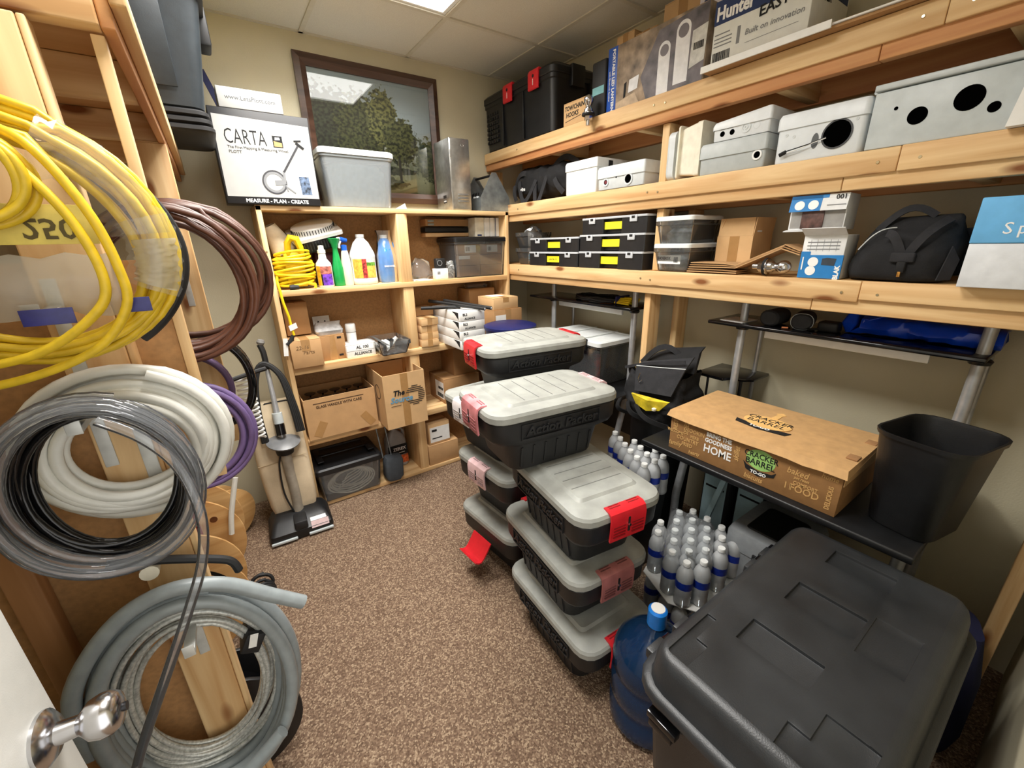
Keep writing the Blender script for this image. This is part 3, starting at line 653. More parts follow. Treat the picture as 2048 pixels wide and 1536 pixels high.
bar(t, 'printed_pole', INKG, .012, .103, .062, .108, .022, y-.0014); bar(t, 'printed_pole', INKG, .058, .112, .060, .16, .011, y-.0016)
bar(t, 'printed_pole', plain('pole_dark', (50, 50, 54), .5), .060, .155, .148, .285, .009, y-.0018)
bar(t, 'printed_handle', INK, .138, .296, .172, .270, .012, y-.002); bar(t, 'printed_handle', INK, .130, .302, .164, .306, .007, y-.0021)
bar(t, 'printed_stand', INKG, .06, .10, .065, .065, .006, y-.0014); bar(t, 'printed_stand', INKG, .065, .085, .10, .058, .006, y-.0014)
flat(t, 'printed_phone', WPAPER, [(.125, .04), (.185, .04), (.178, .145), (.122, .145)], y-.0007)
flat(t, 'printed_phone_screen', plain('screen_print', (70, 84, 104), .5, var=.8, scale=70), [(.130, .052), (.180, .052), (.174, .139), (.126, .139)], y-.0013)
t = cbox('small white box printed with a web address, lying on the measuring wheel box', (.297, 2.662, 2.2465), (.27, .12, .086), mat=CARTW, name='white_box', top=None, tape=False)
txt(t, 'www.LetsPlott.com', .0265, (0, -.0604, .045), plain('ink_slate', (84, 86, 90), .7))
def tub(lab, c, w0, d0, w1, d1, h, bm, lm, lidh=.03, rz=0, name='storage_tub', ov=.012, rd=.03, latches=None, cat='tub'):
    t = thing(name, lab, cat, c, rz)
    b = MB().loft([rr(w0-.01, d0-.01, rd, 0), rr(w0, d0, rd, .006), rr(w1, d1, rd, h-.03), rr(w1+.012, d1+.012, rd, h-.026), rr(w1+.012, d1+.012, rd, h), rr(w1-.004, d1-.004, rd, h), rr(w0-.006, d0-.006, rd, .006)], True, True)
    bb = part(t, 'tub_body', bm, b)
    if lm: part(t, 'lid', lm, MB().loft([rr(w1+2*ov, d1+2*ov, rd+.005, h+.001-lidh*.45), rr(w1+2*ov, d1+2*ov, rd+.005, h+lidh*.35), rr(w1+.006, d1+.006, rd, h+lidh*.6), rr(w1-.03, d1-.03, rd, h+lidh*.6), rr(w1-.04, d1-.04, rd, h+lidh*.4)]))
    return t
LIDW = plain('tub_lid_white', (228, 232, 230), .4, var=.02)
t = tub('clear tub with white lid holding pale coiled wire, below the framed picture', (.783, 2.755, 1.829), .36, .19, .40, .23, .285, CLRM, LIDW)
CW = plain('pale_wire', (150, 170, 176), .5, var=.12, scale=40)
m = MB()
for k in range(9):
    a = [(-.02*0+(.10+.05*sin(k))*cos(th+k)+.03*sin(k*2), (.055)*sin(th+k*.7)*(.6+.4*sin(k*1.3)), .05+.022*k+.012*wob(th+k)) for th in [i*2*pi/30 for i in range(31)]]
    m.tube(a, .0045, 6)
part(t, 'coiled_wire', CW, m)
part(t, 'wire_bundle', CW, MB().loft([rr(.30, .15, .05, .012), rr(.33, .17, .05, .08), rr(.33, .17, .05, .20), rr(.26, .13, .05, .235)]))
pp = MB().add([(-.02, -.03, 0), (.03, -.03, 0), (.045, .03, .035), (-.02, .03, .002), (-.02, -.03, .001), (.03, -.03, .001), (.045, .03, .036), (-.02, .03, .003)], [(0,1,2,3),(7,6,5,4),(0,4,5,1),(1,5,6,2),(2,6,7,3),(3,7,4,0)])
t = thing('paper_sheet', 'curled white paper scrap beside the clear white-lidded tub', 'paper', (1.01, 2.66, 1.829)); part(t, 'sheet', WPAPER, pp); 
# ------------------------------------------------------------ framed picture
def picmat():
    m, nt, b = base('landscape_print'); L = nt.links
    tc = N(nt, 'ShaderNodeTexCoord'); sx = N(nt, 'ShaderNodeSeparateXYZ'); L.new(tc.outputs['Generated'], sx.inputs[0])
    U, V = sx.outputs[0], sx.outputs[2]
    def mth(op, a, bv, c=None):
        n = N(nt, 'ShaderNodeMath', operation=op)
        for i, v in enumerate((a, bv, c)):
            if v is None: continue
            if isinstance(v, (int, float)): n.inputs[i].default_value = v
            else: L.new(v, n.inputs[i])
        return n.outputs[0]
    ns = N(nt, 'ShaderNodeTexNoise'); ns.inputs['Scale'].default_value = 26; ns.inputs['Detail'].default_value = 6; L.new(tc.outputs['Generated'], ns.inputs['Vector'])
    nz = mth('SUBTRACT', ns.outputs[0], .5)
    ns2 = N(nt, 'ShaderNodeTexNoise'); ns2.inputs['Scale'].default_value = 38; ns2.inputs['Detail'].default_value = 4; L.new(tc.outputs['Generated'], ns2.inputs['Vector'])
    col = ramp(nt, V, [(.0, lin((120, 124, 72))), (.14, lin((214, 214, 166))), (.26, lin((170, 176, 138))), (.38, lin((228, 230, 216))), (.6, lin((222, 230, 230))), (1, lin((178, 190, 188)))])
    def blob(col, cx, cy, rx, ry, a, bb, soft=.06, nmul=1.5):
        du = mth('DIVIDE', mth('SUBTRACT', U, cx), rx); dv = mth('DIVIDE', mth('SUBTRACT', V, cy), ry)
        dd = mth('SQRT', mth('ADD', mth('MULTIPLY', du, du), mth('MULTIPLY', dv, dv)), None)
        dd = mth('ADD', dd, mth('MULTIPLY', nz, nmul))
        mk = ramp(nt, dd, [(1-soft, (1, 1, 1, 1)), (1, (0, 0, 0, 1))])
        leaf = ramp(nt, ns2.outputs[0], [(.42, lin(a)), (.58, lin(bb))])
        mx = N(nt, 'ShaderNodeMix', data_type='RGBA'); L.new(mk, mx.inputs['Factor']); L.new(col, mx.inputs['A']); L.new(leaf, mx.inputs['B'])
        return mx.outputs['Result']
    col = blob(col, .95, .34, .14, .20, (84, 92, 58), (140, 146, 100))
    col = blob(col, .25, .22, .62, .05, (52, 60, 40), (88, 96, 62), nmul=.6)
    col = blob(col, .10, .45, .34, .42, (34, 40, 32), (84, 90, 68))
    col = blob(col, .36, .50, .20, .36, (38, 44, 28), (112, 116, 70))
    col = blob(col, .56, .66, .13, .26, (54, 60, 34), (160, 158, 92))
    col = blob(col, .70, .48, .16, .22, (46, 52, 30), (134, 136, 82))
    col = blob(col, .675, .22, .012, .16, (46, 40, 28), (62, 54, 36), nmul=.2)
    col = blob(col, .35, .10, .4, .07, (70, 78, 44), (112, 118, 66), nmul=.8)
    L.new(col, b.inputs['Base Color']); b.inputs['Roughness'].default_value = .6; return m
t = thing('framed_picture', 'dark wood framed landscape picture of green trees hanging on the back wall', 'picture', (1.005, YB, 1.885))
FRM = wood('dark_frame', 0, (58, 40, 32), (84, 60, 48), False, .3)
fw, fh = .86, .757; bw = .062
def fbar(a, b, c, d): # outer a,b inner c,d (x,z)
    return MB().loft([[(p[0], -.004, p[1]), (p[0], -.024, p[1]), (p[0]+(q[0]-p[0])*.5, -.034, p[1]+(q[1]-p[1])*.5), (q[0], -.020, q[1]), (q[0], -.004, q[1])] for p, q in ((a, c), (b, d))])
O = [(-fw/2, 0), (fw/2, 0), (fw/2, fh), (-fw/2, fh)]; I = [(-fw/2+bw, bw), (fw/2-bw, bw), (fw/2-bw, fh-bw), (-fw/2+bw, fh-bw)]
for i in range(4): part(t, 'frame_bar', FRM, fbar(O[i], O[(i+1) % 4], I[i], I[(i+1) % 4]), 25)
link('print', MB().box(-fw/2+bw-.01, fw/2-bw+.01, -.008, -.004, bw-.01, fh-bw+.01).mesh(), picmat(), t)
bx(t, 'glass_pane', GLASS, -fw/2+bw-.005, fw/2-bw+.005, -.014, -.011, bw-.005, fh-bw+.005, 0)
# ------------------------------------------------------------ aluminium cabinet, galvanised tool tray
t = thing('metal_cabinet', 'tall brushed aluminium enclosure with louvres standing beside the picture', 'cabinet', (1.432, 2.743, 1.829))
bx(t, 'cabinet_body', ALU, -.072, .072, -.107, .112, 0, .425, .003); bx(t, 'door', ALU, -.069, .069, -.114, -.1075, .006, .419, .002)
for z in (.09, .335): part(t, 'hinge', ALU, MB().tube([(-.070, -.116, z-.02), (-.070, -.116, z+.02)], .004, 8))
for z in (.05, .07, .09): part(t, 'louvre', ALU, MB().loft([[(-.03, -.114, z), (.05, -.114, z), (.05, -.122, z+.002), (-.03, -.122, z+.002)], [(-.03, -.114, z+.012), (.05, -.114, z+.012), (.05, -.1145, z+.0125), (-.03, -.1145, z+.0125)]]), bev=.001)
ring(t, 'knockout', ALU, .02, .385, .010, .008, -.114, .0012)
for z in (.05, .078): sticker(t, -.03, .015, z, z+.02, -.0722, INK, 'black_label', '-X'); sticker(t, -.026, .011, .057, .066, -.0731, INKW, 'label_print', '-X')
t = thing('tool_tray', 'galvanised sheet-metal tool tray with peaked ends on the unit top corner', 'tool tray', (1.686, 2.73, 1.829))
pent = [(-.118, 0), (.118, 0), (.118, .085), (.012, .242), (-.022, .242), (-.118, .085)]
for yy in (-.108, .138): flat(t, 'end_plate', GALV, pent, yy, .004)
part(t, 'side_wall', GALV, MB().box(-.118, -.114, -.107, .133, 0, .085)); part(t, 'side_wall', GALV, MB().box(.114, .118, -.107, .133, 0, .085)); part(t, 'tray_floor', GALV, MB().box(-.114, .114, -.107, .133, 0, .003))
part(t, 'handle_bar', RUB, MB().tube([(-.005, -.107, .228), (-.005, .133, .228)], .008, 10))
for i, (x, yy, mm) in enumerate(((-.07, .05, WHITE), (-.05, .10, INK), (-.075, 0, GREYE))):
    q = thing('small_bottle', ('small white-capped bottle standing in the galvanised tool tray', 'small dark bottle at the back of the galvanised tool tray', 'small grey bottle at the front of the galvanised tool tray')[i], 'bottle', (1.686+x, 2.73+yy, 1.8325))
    part(q, 'bottle_body', mm, MB().lathe([(0, 0), (.018, 0), (.018, .08), (.010, .1), (0, .1)], 14)); part(q, 'cap', RUB, MB().lathe([(0, .1), (.011, .1), (.011, .12), (0, .12)], 12))
# ------------------------------------------------------------ upper bay: cord, fan, bottles
Z2 = 1.3925
t = thing('lampshade', 'off-white tapered lamp shade tipped against the side of the shelving unit', 'lamp shade', (.345, 2.79, 1.60), 0, rot=(RAD(8), RAD(-24), 0))
part(t, 'shade', plain('shade_cloth', (226, 216, 194), .8), MB().loft([[(a*cos(2*pi*k/28), a*sin(2*pi*k/28), z) for k in range(28)] for a, z in ((.070, 0), (.035, .15), (.033, .15), (.067, 0))], False, False))
part(t, 'rim', plain('shade_rim', (190, 176, 150), .7), MB().tube([(.0695*cos(2*pi*k/28), .0695*sin(2*pi*k/28), 0) for k in range(28)], .003, 6, closed=True))
t = thing('round_fan', 'white round box fan with black grille lying tilted above the bottles', 'fan', (.53, 2.80, 1.625), 0, rot=(RAD(20), RAD(-13), RAD(0)))
part(t, 'fan_housing', plain('fan_black', (30, 31, 32), .5), MB().loft([rr(.21, .16, .03, 0), rr(.22, .17, .03, .01), rr(.22, .17, .03, .07)]))
part(t, 'fan_rim', WHITE, MB().loft([rr(.27, .19, .02, .07), rr(.28, .2, .02, .072), rr(.28, .2, .02, .09), rr(.27, .19, .02, .094)]))
m = MB(); part(t, 'fan_dome', WHITE, MB().loft([[(a*cos(2*pi*k/40)*1.25, a*sin(2*pi*k/40)*.88, z) for k in range(40)] for a, z in ((.098, .094), (.094, .125), (.085, .13), (.02, .132))]))
for k in range(24):
    th = pi+pi*(k+.5)/24; x, y2 = 1.25*.0965*cos(th), .88*.0965*sin(th)
    m.box(x-.0018, x+.0018, y2-.003, y2+.002, .099, .121)
part(t, 'vent_slot', INK, m)
m = MB()
for k in range(12): m.box(-.09+.016*k-.002, -.09+.016*k+.002, -.0865, -.084, .012, .06)
part(t, 'grille_bar', plain('grille_grey', (70, 72, 72), .4), m)
t = thing('extension_cord', 'yellow extension cord wound on a yellow holder at the unit edge', 'extension cord', (.365, 2.70, Z2))
m = MB(); pts = []
for i in range(13*28):
    th = 2*pi*i/28; q = i/28
    zz = .022+q*.0135+.010*sin(th*1.03+q)+.006*wob(q*2.1); rx = .104-.016*abs(q-6)/6+.006*wob(th*.9+q); pts.append((rx*cos(th), .055*sin(th)*(1+.1*sin(q*3)), zz))
m.tube(pts, .0072, 8); part(t, 'wound_cord', YEL, m)
h = MB().tube([(-.02, 0, .19), (-.015, -.02, .25), (.0, -.03, .275), (.03, -.03, .27), (.045, -.02, .225), (.05, -.01, .17)], [.016, .018, .02, .02, .018, .014], 10)
part(t, 'holder_handle', YEL, h); part(t, 'holder_core', YEL, MB().box(-.045, .055, -.012, .012, .01, .2), bev=.006)
part(t, 'holder_foot', YEL, MB().tube([(.05, -.05, .03), (.085, -.068, .02), (.08, -.07, .003)], .009, 8))
part(t, 'plug', RUB, MB().lathe([(0, 0), (.016, 0), (.018, .02), (.012, .045), (0, .05)], 12), loc=(-.05, -.065, .012), rot=(0, pi/2, 0))
pts = [(-.10, -.03, .07), (-.108, -.075, .05), (-.105, -.098, 0), (-.102, -.105, -.06), (-.088, -.105, -.14), (-.085, -.106, -.2), (-.08, -.107, -.245)]
part(t, 'hanging_end', YEL, MB().tube(pts, .0072, 8))
part(t, 'care_tag', WPAPER, MB().loft([[(-.10, -.116, -.19), (-.06, -.116, -.175), (-.055, -.116, -.205), (-.095, -.116, -.22)], [(-.10, -.115, -.19), (-.06, -.115, -.175), (-.055, -.115, -.205), (-.095, -.115, -.22)]]))
part(t, 'socket', RUB, MB().tube([(-.085, -.107, -.245), (-.10, -.107, -.275), (-.125, -.107, -.295)], [.009, .014, .015], 10))
part(t, 'care_tag', WPAPER, MB().box(-.108, -.085, -.1165, -.1155, -.37, -.27), rot=(0, .12, 0))
def bot(lab, c, prof, mat, rz=0, name='bottle', sq=1.0, n=24, cat='bottle'):
    t = thing(name, lab, cat, c, rz)
    part(t, 'bottle_body', mat, MB().loft([[(r*cos(2*pi*k/n), r*sin(2*pi*k/n)*sq, z) for k in range(n)] for r, z in prof]), 50); return t
t = bot('white cleaner bottle with a purple and orange label', (.516, 2.672, Z2), [(0, 0), (.04, 0), (.043, .006), (.043, .12), (.040, .135), (.022, .16), (.019, .195), (0, .195)], WHITE)
part(t, 'cap', WHITE, MB().lathe([(0, .19), (.022, .19), (.022, .208), (.016, .21), (.015, .232), (0, .234)], 20))
def wrap(p, r, z0, z1, a0, a1, mat, name='bottle_label', sq=1):
    m = MB(); n = 14; m.add([(r*cos(a0+(a1-a0)*i/n), r*sin(a0+(a1-a0)*i/n)*sq, z) for z in (z0, z1) for i in range(n+1)], [(i, i+1, n+2+i, n+1+i) for i in range(n)]); part(p, name, mat, m)
wrap(t, .0436, .012, .075, 4.2, 5.6, plain('label_purple', (110, 60, 180), .5, var=.4, scale=60)); wrap(t, .0436, .075, .118, 3.9, 5.6, plain('label_redwhite', (206, 110, 96), .5, var=.5, scale=50)); wrap(t, .0436, .012, .12, 3.3, 4.0, plain('label_orange', (238, 170, 40), .5, var=.2, scale=50)); wrap(t, .0434, .012, .115, 4.0, 4.25, INK)
t = bot('green bottle with a flared funnel-shaped top', (.597, 2.69, Z2), [(0, 0), (.030, 0), (.032, .006), (.031, .10), (.022, .15), (.016, .19), (.014, .215), (.017, .22), (.019, .235), (.034, .268), (.032, .27), (0, .25)], GREEN)
t = bot('slim white spray bottle with a blue and white trigger head', (.648, 2.69, Z2), [(0, 0), (.028, 0), (.030, .006), (.029, .12), (.020, .19), (.013, .215), (0, .215)], CREAM)
part(t, 'spray_head', BLUEP, MB().lathe([(0, .2), (.017, .2), (.017, .232), (0, .235)], 16)); part(t, 'spray_head', BLUEP, MB().tube([(.022, 0, .258), (-.005, 0, .262), (-.018, -.004, .268)], [.011, .015, .012], 10))
part(t, 'trigger', WHITE, MB().tube([(-.018, -.004, .268), (-.036, -.006, .266)], .010, 10)); part(t, 'trigger', WHITE, MB().tube([(-.016, -.006, .255), (-.026, -.008, .235), (-.028, -.009, .215)], .006, 8))
t = bot('white gallon jug with a yellow and red fruit label', (.752, 2.702, Z2), [(0, 0), (.070, 0), (.076, .008), (.076, .03), (.074, .035), (.074, .155), (.076, .165), (.072, .185), (.045, .245), (.024, .268), (.022, .28), (0, .28)], plain('jug_white', (226, 230, 230), .4, var=.02))
part(t, 'cap', WHITE, MB().lathe([(0, .275), (.025, .275), (.025, .292), (0, .293)], 20))
wrap(t, .0750, .04, .15, 3.55, 4.35, plain('label_yellow', (228, 184, 70), .5, var=.2, scale=60)); wrap(t, .0754, .04, .15, 4.35, 4.7, plain('label_berries', (170, 50, 46), .5, var=.7, scale=70)); wrap(t, .0750, .04, .11, 4.7, 5.6, plain('label_yellow2', (232, 196, 90), .5, var=.15, scale=60)); wrap(t, .0750, .11, .13, 4.7, 5.6, plain('label_leaf', (110, 170, 60), .5, var=.3, scale=60)); wrap(t, .0750, .13, .15, 4.7, 5.6, plain('label_pale', (226, 216, 204), .5, var=.2, scale=60))
t = bot('gallon jug of bright blue fluid inside a loose clear bag', (.908, 2.735, Z2), [(0, 0), (.058, 0), (.063, .008), (.063, .16), (.056, .20), (.034, .25), (.020, .27), (0, .27)], BLUEJ)
part(t, 'cap', WHITE, MB().lathe([(0, .268), (.022, .268), (.022, .288), (0, .288)], 18)); part(t, 'jug_handle', BLUEJ, MB().tube([(.018, 0, .25), (.050, -.01, .235), (.062, -.01, .2), (.056, -.005, .155)], .010, 10))
txt(t, 'BAQUACIL', .014, (0, -.0645, .10), INKW, bold=.0004)
bagm = MB().loft([[(rx*cos(2*pi*k/20)*(1+.06*wob(k*2.1+z*30)), ry*sin(2*pi*k/20)*(1+.08*wob(k*1.7+z*25)), z) for k in range(20)] for rx, ry, z in ((.066, .066, .001), (.069, .069, .06), (.068, .068, .16), (.056, .05, .22), (.045, .035, .28), (.05, .03, .315))], True, False)
part(t, 'plastic_bag', FILM, bagm)
t = cbox('dark red box mostly hidden behind the spray bottles', (.60, 2.84, Z2), (.20, .10, .19), mat=plain('dark_red_print', (96, 22, 26), .5, var=.2), name='red_box', top=None, tape=False)
# right upper bay
t = tub('clear storage tote with black lid packed with small cardboard boxes', (1.565, 2.765, Z2), .39, .24, .415, .27, .25, CLR, BLK, name='storage_tub', rd=.02)
for i in range(2):
    for k in range(3): bx(t, 'small_carton', CARD2, -.185+.187*i, -.185+.187*i+.184, -.105, .10, .008+.072*k, .008+.072*k+.070, .003)
for x in (-.12, .06): sticker(t, x, x+.09, .165, .215, -.1062, WPAPER, 'paper_label'); barcode(t, x+.008, .175, .03, .028, -.107)
sticker(t, -.17, -.08, .122, .145, -.1062, WPAPER, 'paper_label')
for k, (w_, m_, lb) in enumerate(((.075, CREAM, 'thick cream binder at the start of the row on the black-lidded tote'), (.045, WPAPER, 'narrow white binder beside the thick cream one on the tote'), (.038, WHITE, 'white binder second from the end of the row on the tote'), (.036, WPAPER, 'end binder with a blue edge line on the black-lidded tote'))):
    x = 1.565+(.0, .078, .125, .168)[k]-.005
    t = thing('binder', lb, 'binder', (x+w_/2, 2.76, Z2+.27), 0, 'white binders on the tote')
    bx(t, 'cover', m_, -w_/2+.001, w_/2-.001, -.06, .10, 0, .128, .003); bx(t, 'pages', WPAPER, -w_/2+.004, w_/2-.004, -.055, .101, .004, .124, 0)
    if k == 0: sticker(t, -.02, .015, .006, .016, -.0602, INKN, 'spine_label')
    if k == 3: sticker(t, -w_/2+.001, -w_/2+.006, 0, .128, -.0602, INKN, 'edge_line')
for k, (z, hh_, m_, nm, lb) in enumerate(((.262, .03, CARD3, 'picture_frame', 'cream-edged flat frame lying on the black-lidded tote'), (.294, .036, RUB, 'picture_frame', 'black flat frame stacked on the cream-edged one'), (.332, .05, CARD2, 'wooden_board', 'brown wooden board at the top of the flat pile behind the binders'))):
    t = thing(nm, lb, 'frame' if k < 2 else 'board', (1.43, 2.845, Z2+z+.012)); bx(t, 'panel', m_, -.20, .13, -.05, .05, 0, hh_-.004, .003)
    if k == 2: bx(t, 'bracket', GALV, -.185, -.14, -.054, -.05, .004, .018, .001); bx(t, 'bracket', GALV, -.185, -.14, -.054, -.05, .026, .04, .001)
    else: bx(t, 'edge_rail', m_, -.21, .12, -.056, -.05, .002, hh_-.008, .001)
t = thing('plastic_bag', 'crumpled clear plastic bag next to the small black camera', 'bag', (1.15, 2.77, Z2))
bg = MB().loft([[(a*cos(2*pi*k/16)*1.3, a*sin(2*pi*k/16)*.7, z) for k in range(16)] for a, z in ((.05, 0), (.068, .02), (.06, .07), (.045, .11), (.02, .13))]); part(t, 'bag', FILM, bg).data.update(); jitter(t.children[0].data, .02, 25, 3)
t = thing('camera_box', 'white carton carrying a small black camera on the shelf edge', 'box', (1.262, 2.69, Z2)); bx(t, 'box_body', WPAPER, -.045, .045, -.03, .03, 0, .068, .002); barcode(t, -.035, .03, .022, .02, -.0302)
t = thing('security_camera', 'small black square camera sitting on the white carton', 'camera', (1.262, 2.69, Z2+.0685)); bx(t, 'camera_body', RUB, -.036, .036, -.022, .022, 0, .066, .008); ring(t, 'lens_ring', INKG, -.01, .036, .019, .015, -.0222, .001); 
t = thing('cable_bag', 'white coiled lead in a clear bag beside the black-lidded tote', 'cable', (1.335, 2.68, Z2))
part(t, 'lead', WHITE, MB().tube([(.018*cos(k*.8)+.004*wob(k), .02*sin(k*.5), .015+.0024*k+.02*abs(sin(k*.8))) for k in range(36)], .004, 6)); part(t, 'bag', FILM, MB().loft([rr(.05, .05, .015, 0), rr(.06, .055, .02, .05), rr(.04, .03, .01, .115)]))
t = thing('paper_sheet', 'flat white papers lying at the shelf edge near the divider', 'paper', (1.10, 2.655, Z2)); part(t, 'sheet', WPAPER, MB().poly([(-.06, -.03), (.07, -.035), (.08, .03), (-.05, .035)], (0, .004))); part(t, 'sheet', WPAPER, MB().poly([(-.05, -.035), (.05, -.02), (.04, .04), (-.06, .02)], (.005, .008)))
# ------------------------------------------------------------ third level
Z3 = .9525
cbox('plain brown box standing upright at the back of the third shelf', (.33, 2.79, Z3+.17), (.13, .15, .19), mat=CARD2, top='flaps', tape=False)
t = cbox('tan box with handwritten marker note, at the end of the third shelf', (.333, 2.70, Z3), (.165, .24, .162), mat=CARD); txt(t, '22-16', .03, (-.02, -.1206, .118), plain('marker_brown', (110, 84, 54), .8), shear=.2); txt(t, 'Parts', .03, (.01, -.1206, .088), plain('marker_brown', (110, 84, 54), .8), shear=.2)
t = cbox('brown box with a crumpled silver bag stuffed in its top', (.492, 2.745, Z3), (.15, .17, .155), mat=CARD2, tape='front')
part(t, 'silver_bag', plain('silver_bag', (196, 198, 198), .3, .4, var=.15), MB().loft([rr(.15, .10, .02, .1565, 0, -.02), rr(.16, .11, .02, .18, 0, -.02), rr(.15, .06, .02, .205, .0, 0), rr(.14, .02, .005, .225, .01, 0)]))
jitter(t.children[-1].data, .008, 30, 5)
for q in range(2): bx(t, 'carton_mark', INK, .03, .055, -.0862, -.0852, .02+.11*q, .032+.11*q, 0)
t = thing('printed_card', 'white card with small black figures propped on the third shelf', 'card', (.487, 2.87, Z3+.16), rot=(RAD(-6), 0, 0)); bx(t, 'card', WPAPER, -.05, .05, -.001, .001, 0, .085, 0)
for x in (-.02, .02): flat(t, 'figure_print', INK, [(x-.008, .015), (x-.002, .03), (x-.01, .04), (x-.004, .05), (x, .058), (x+.006, .05), (x+.004, .04), (x+.012, .03), (x+.005, .028), (x+.010, .014), (x, .025)], -.0012)
t = cbox('white carton lettered in black capitals near the middle of the third shelf', (.65, 2.70, Z3), (.178, .135, .082), mat=WPAPER, name='white_carton', top='flaps', tape=False)
txt(t, 'AL 100', .026, (.01, -.0682, .061), INK, bold=.0006); txt(t, 'ALLIANCE', .026, (.01, -.0682, .022), INK, bold=.0006, sx=.92); bx(t, 'edge_line', INKG, -.088, .088, -.0684, -.0676, .041, .0422, 0)
t = bot('white plastic bottle standing on the lettered white carton', (.622, 2.715, Z3+.083), [(0, 0), (.028, 0), (.03, .006), (.03, .06), (.029, .066), (.031, .07), (.031, .11), (.028, .118), (0, .118)], WHITE, name='bottle')
part(t, 'cap_seam', INKG, MB().lathe([(.0305, .066), (.0305, .069)], 20, cap=False))
t = tub('small clear bin of mixed parts hanging over the third shelf edge', (.835, 2.66, Z3), .165, .24, .20, .27, .09, CLR, None, name='parts_bin', rd=.012)
for k in range(7):
    mm = (RUB, WHITE, GREYE, INK, RUB, GREYE, WHITE)[k]; part(t, 'loose_part', mm, MB().tube([(-.05+.016*k, -.08+.02*k, .02+.004*k), (-.03+.018*k, -.02+.015*k, .045+.004*k), (-.04+.02*k, .06, .06)], .011, 8))
part(t, 'silver_strip', GALV, MB().box(-.02, .01, -.09, .09, 0, .003), loc=(-.05, 0, .075), rot=(.2, .3, .3))
for k in range(4):
    lb = ('lowest', 'second', 'third', 'top')[k]
    t = cbox(f'small tan carton, {lb} of the narrow pile beside the divider', (1.11+.003*(k % 2), 2.66+.004*(k % 3), Z3+.0485*k), (.125, .12, .048), rz=.03*(k-1.5), mat=CARD3, name='small_carton', group='small cartons piled beside the divider', tape='front')
t = cbox('brown carton resting on top of the narrow pile beside the divider', (1.125, 2.79, Z3+.195), (.15, .14, .055), mat=CARD2, name='small_carton', top='flaps')
bx(None, 'x', CARD, 0, .01, 0, .01, -9, -8.99, 0) if False else None
for k in range(4):
    lb = ('bottom', 'second from bottom', 'third from bottom', 'topmost')[k]
    t = cbox(f'white lettered lamp carton, {lb} of the pile jutting from the third shelf', (1.31, 2.565, Z3+.0625*k), (.185, .42, .062), mat=WPAPER, name='lamp_carton', top=None, tape=False, group='white lamp cartons jutting from the shelf')
    txt(t, 'BL2', .022, (-.055, -.2106, .043), INK, bold=.0006); txt(t, 'ALLIANCE', .019, (-.02, -.2106, .017), INK, bold=.0006, sx=.9)
    m = MB().loft([[(-.0935, -.19, .058), (-.0935, -.10, .058), (-.0935, -.14, .045), (-.0935, -.19, .012)], [(-.0928, -.19, .058), (-.0928, -.10, .058), (-.0928, -.14, .045), (-.0928, -.19, .012)]]); part(t, 'swoosh_print', INK, m)
for k in range(3):
    x0 = 1.0+.06*k; t = thing('black_tube', ('thin black tube lying across the white lamp cartons, nearest the divider', 'black tube with open end on the white lamp cartons', 'black tube farthest along on the white lamp cartons')[k], 'tube', (0, 0, 0), 0, 'black tubes on the lamp cartons')
    a, b = ((1.06, 2.60, 1.218), (1.30, 2.50, 1.216)) if k == 0 else ((1.08+.09*k, 2.76-.05*k, 1.246), (1.33+.05*k, 2.31, 1.214))
    t.location = a; a_ = Vector((0, 0, 0)); b_ = Vector(b)-Vector(a)
    part(t, 'tube_body', RUB, MB().tube([a_, b_], .0115, 12)); part(t, 'end_cap', GREYE, MB().tube([b_, b_+b_.normalized()*.003], .008, 10))
t = cbox('large worn brown box with a shipping label at the far end of the third shelf', (1.62, 2.645, Z3), (.235, .50, .225), mat=CARD2)
sticker(t, -.105, -.02, .04, .19, -.2503, WPAPER, 'shipping_label'); flat(t, 'label_picture', INK, [(-.09, .12), (-.06, .14), (-.035, .09), (-.04, .07), (-.085, .085)], -.2512); barcode(t, -.045, .10, .02, .05, -.2512); bx(t, 'carton_line', INK, -.1178, -.117, -.10, .06, .17, .174, 0)
t = cbox('smaller tan box with a paper slip, on top of the large worn box', (1.61, 2.51, Z3+.2265), (.205, .21, .08), mat=CARD3); bx(t, 'paper_slip', WPAPER, -.06, .04, -.02, .08, .0806, .0814, 0)
t = cbox('dark brown carton at the back above the large worn box', (1.60, 2.80, Z3+.2265), (.22, .18, .12), mat=CARD2); part(t, 'plastic_bag', FILM, MB().loft([rr(.16, .08, .02, .121), rr(.18, .1, .03, .14), rr(.14, .05, .02, .155)]))
# ------------------------------------------------------------ fourth level
Z4 = .4885
t = openbox('long open carton of dark glassware printed with handling words', (.472, 2.735, Z4), (.425, .29, .262), mat=CARD)
txt(t, 'GLASS HANDLE WITH CARE', .0235, (-.01, -.1456, .205), plain('carton_brown_ink', (70, 48, 30), .8), bold=.0006, sx=.92); bx(t, 'printed_bar', plain('carton_brown_ink', (70, 48, 30), .8), -.16, .14, -.1458, -.145, .226, .231, 0)
for x, a in ((-.14, .5), (.15, -.6)): part(t, 'tape', TAPE, MB().box(-.024, .024, -.0006, 0, -.05, .05), loc=(x, -.1455, .06), rot=(0, a, 0))
GLS = plain('dark_glass', (22, 12, 10), .08, var=.2)
for k in range(10):
    g = thing('drinking_glass', f'dark upturned glass in the long carton, {("near row", "back row")[k // 5]}, place {("one", "two", "three", "four", "five")[k % 5]} from the vacuum', 'glass', (.33+.075*(k % 5), 2.665+.11*(k//5), Z4+.006), 0, 'dark glasses in the long carton')
    part(g, 'bowl', GLS, MB().lathe([(.0, .0), (.028, .002), (.033, .05), (.028, .13), (.006, .16), (.005, .215)], 16)); part(g, 'foot', GLS, MB().lathe([(.005, .215), (.006, .222), (.032, .232), (.034, .236), (0, .238)], 20))
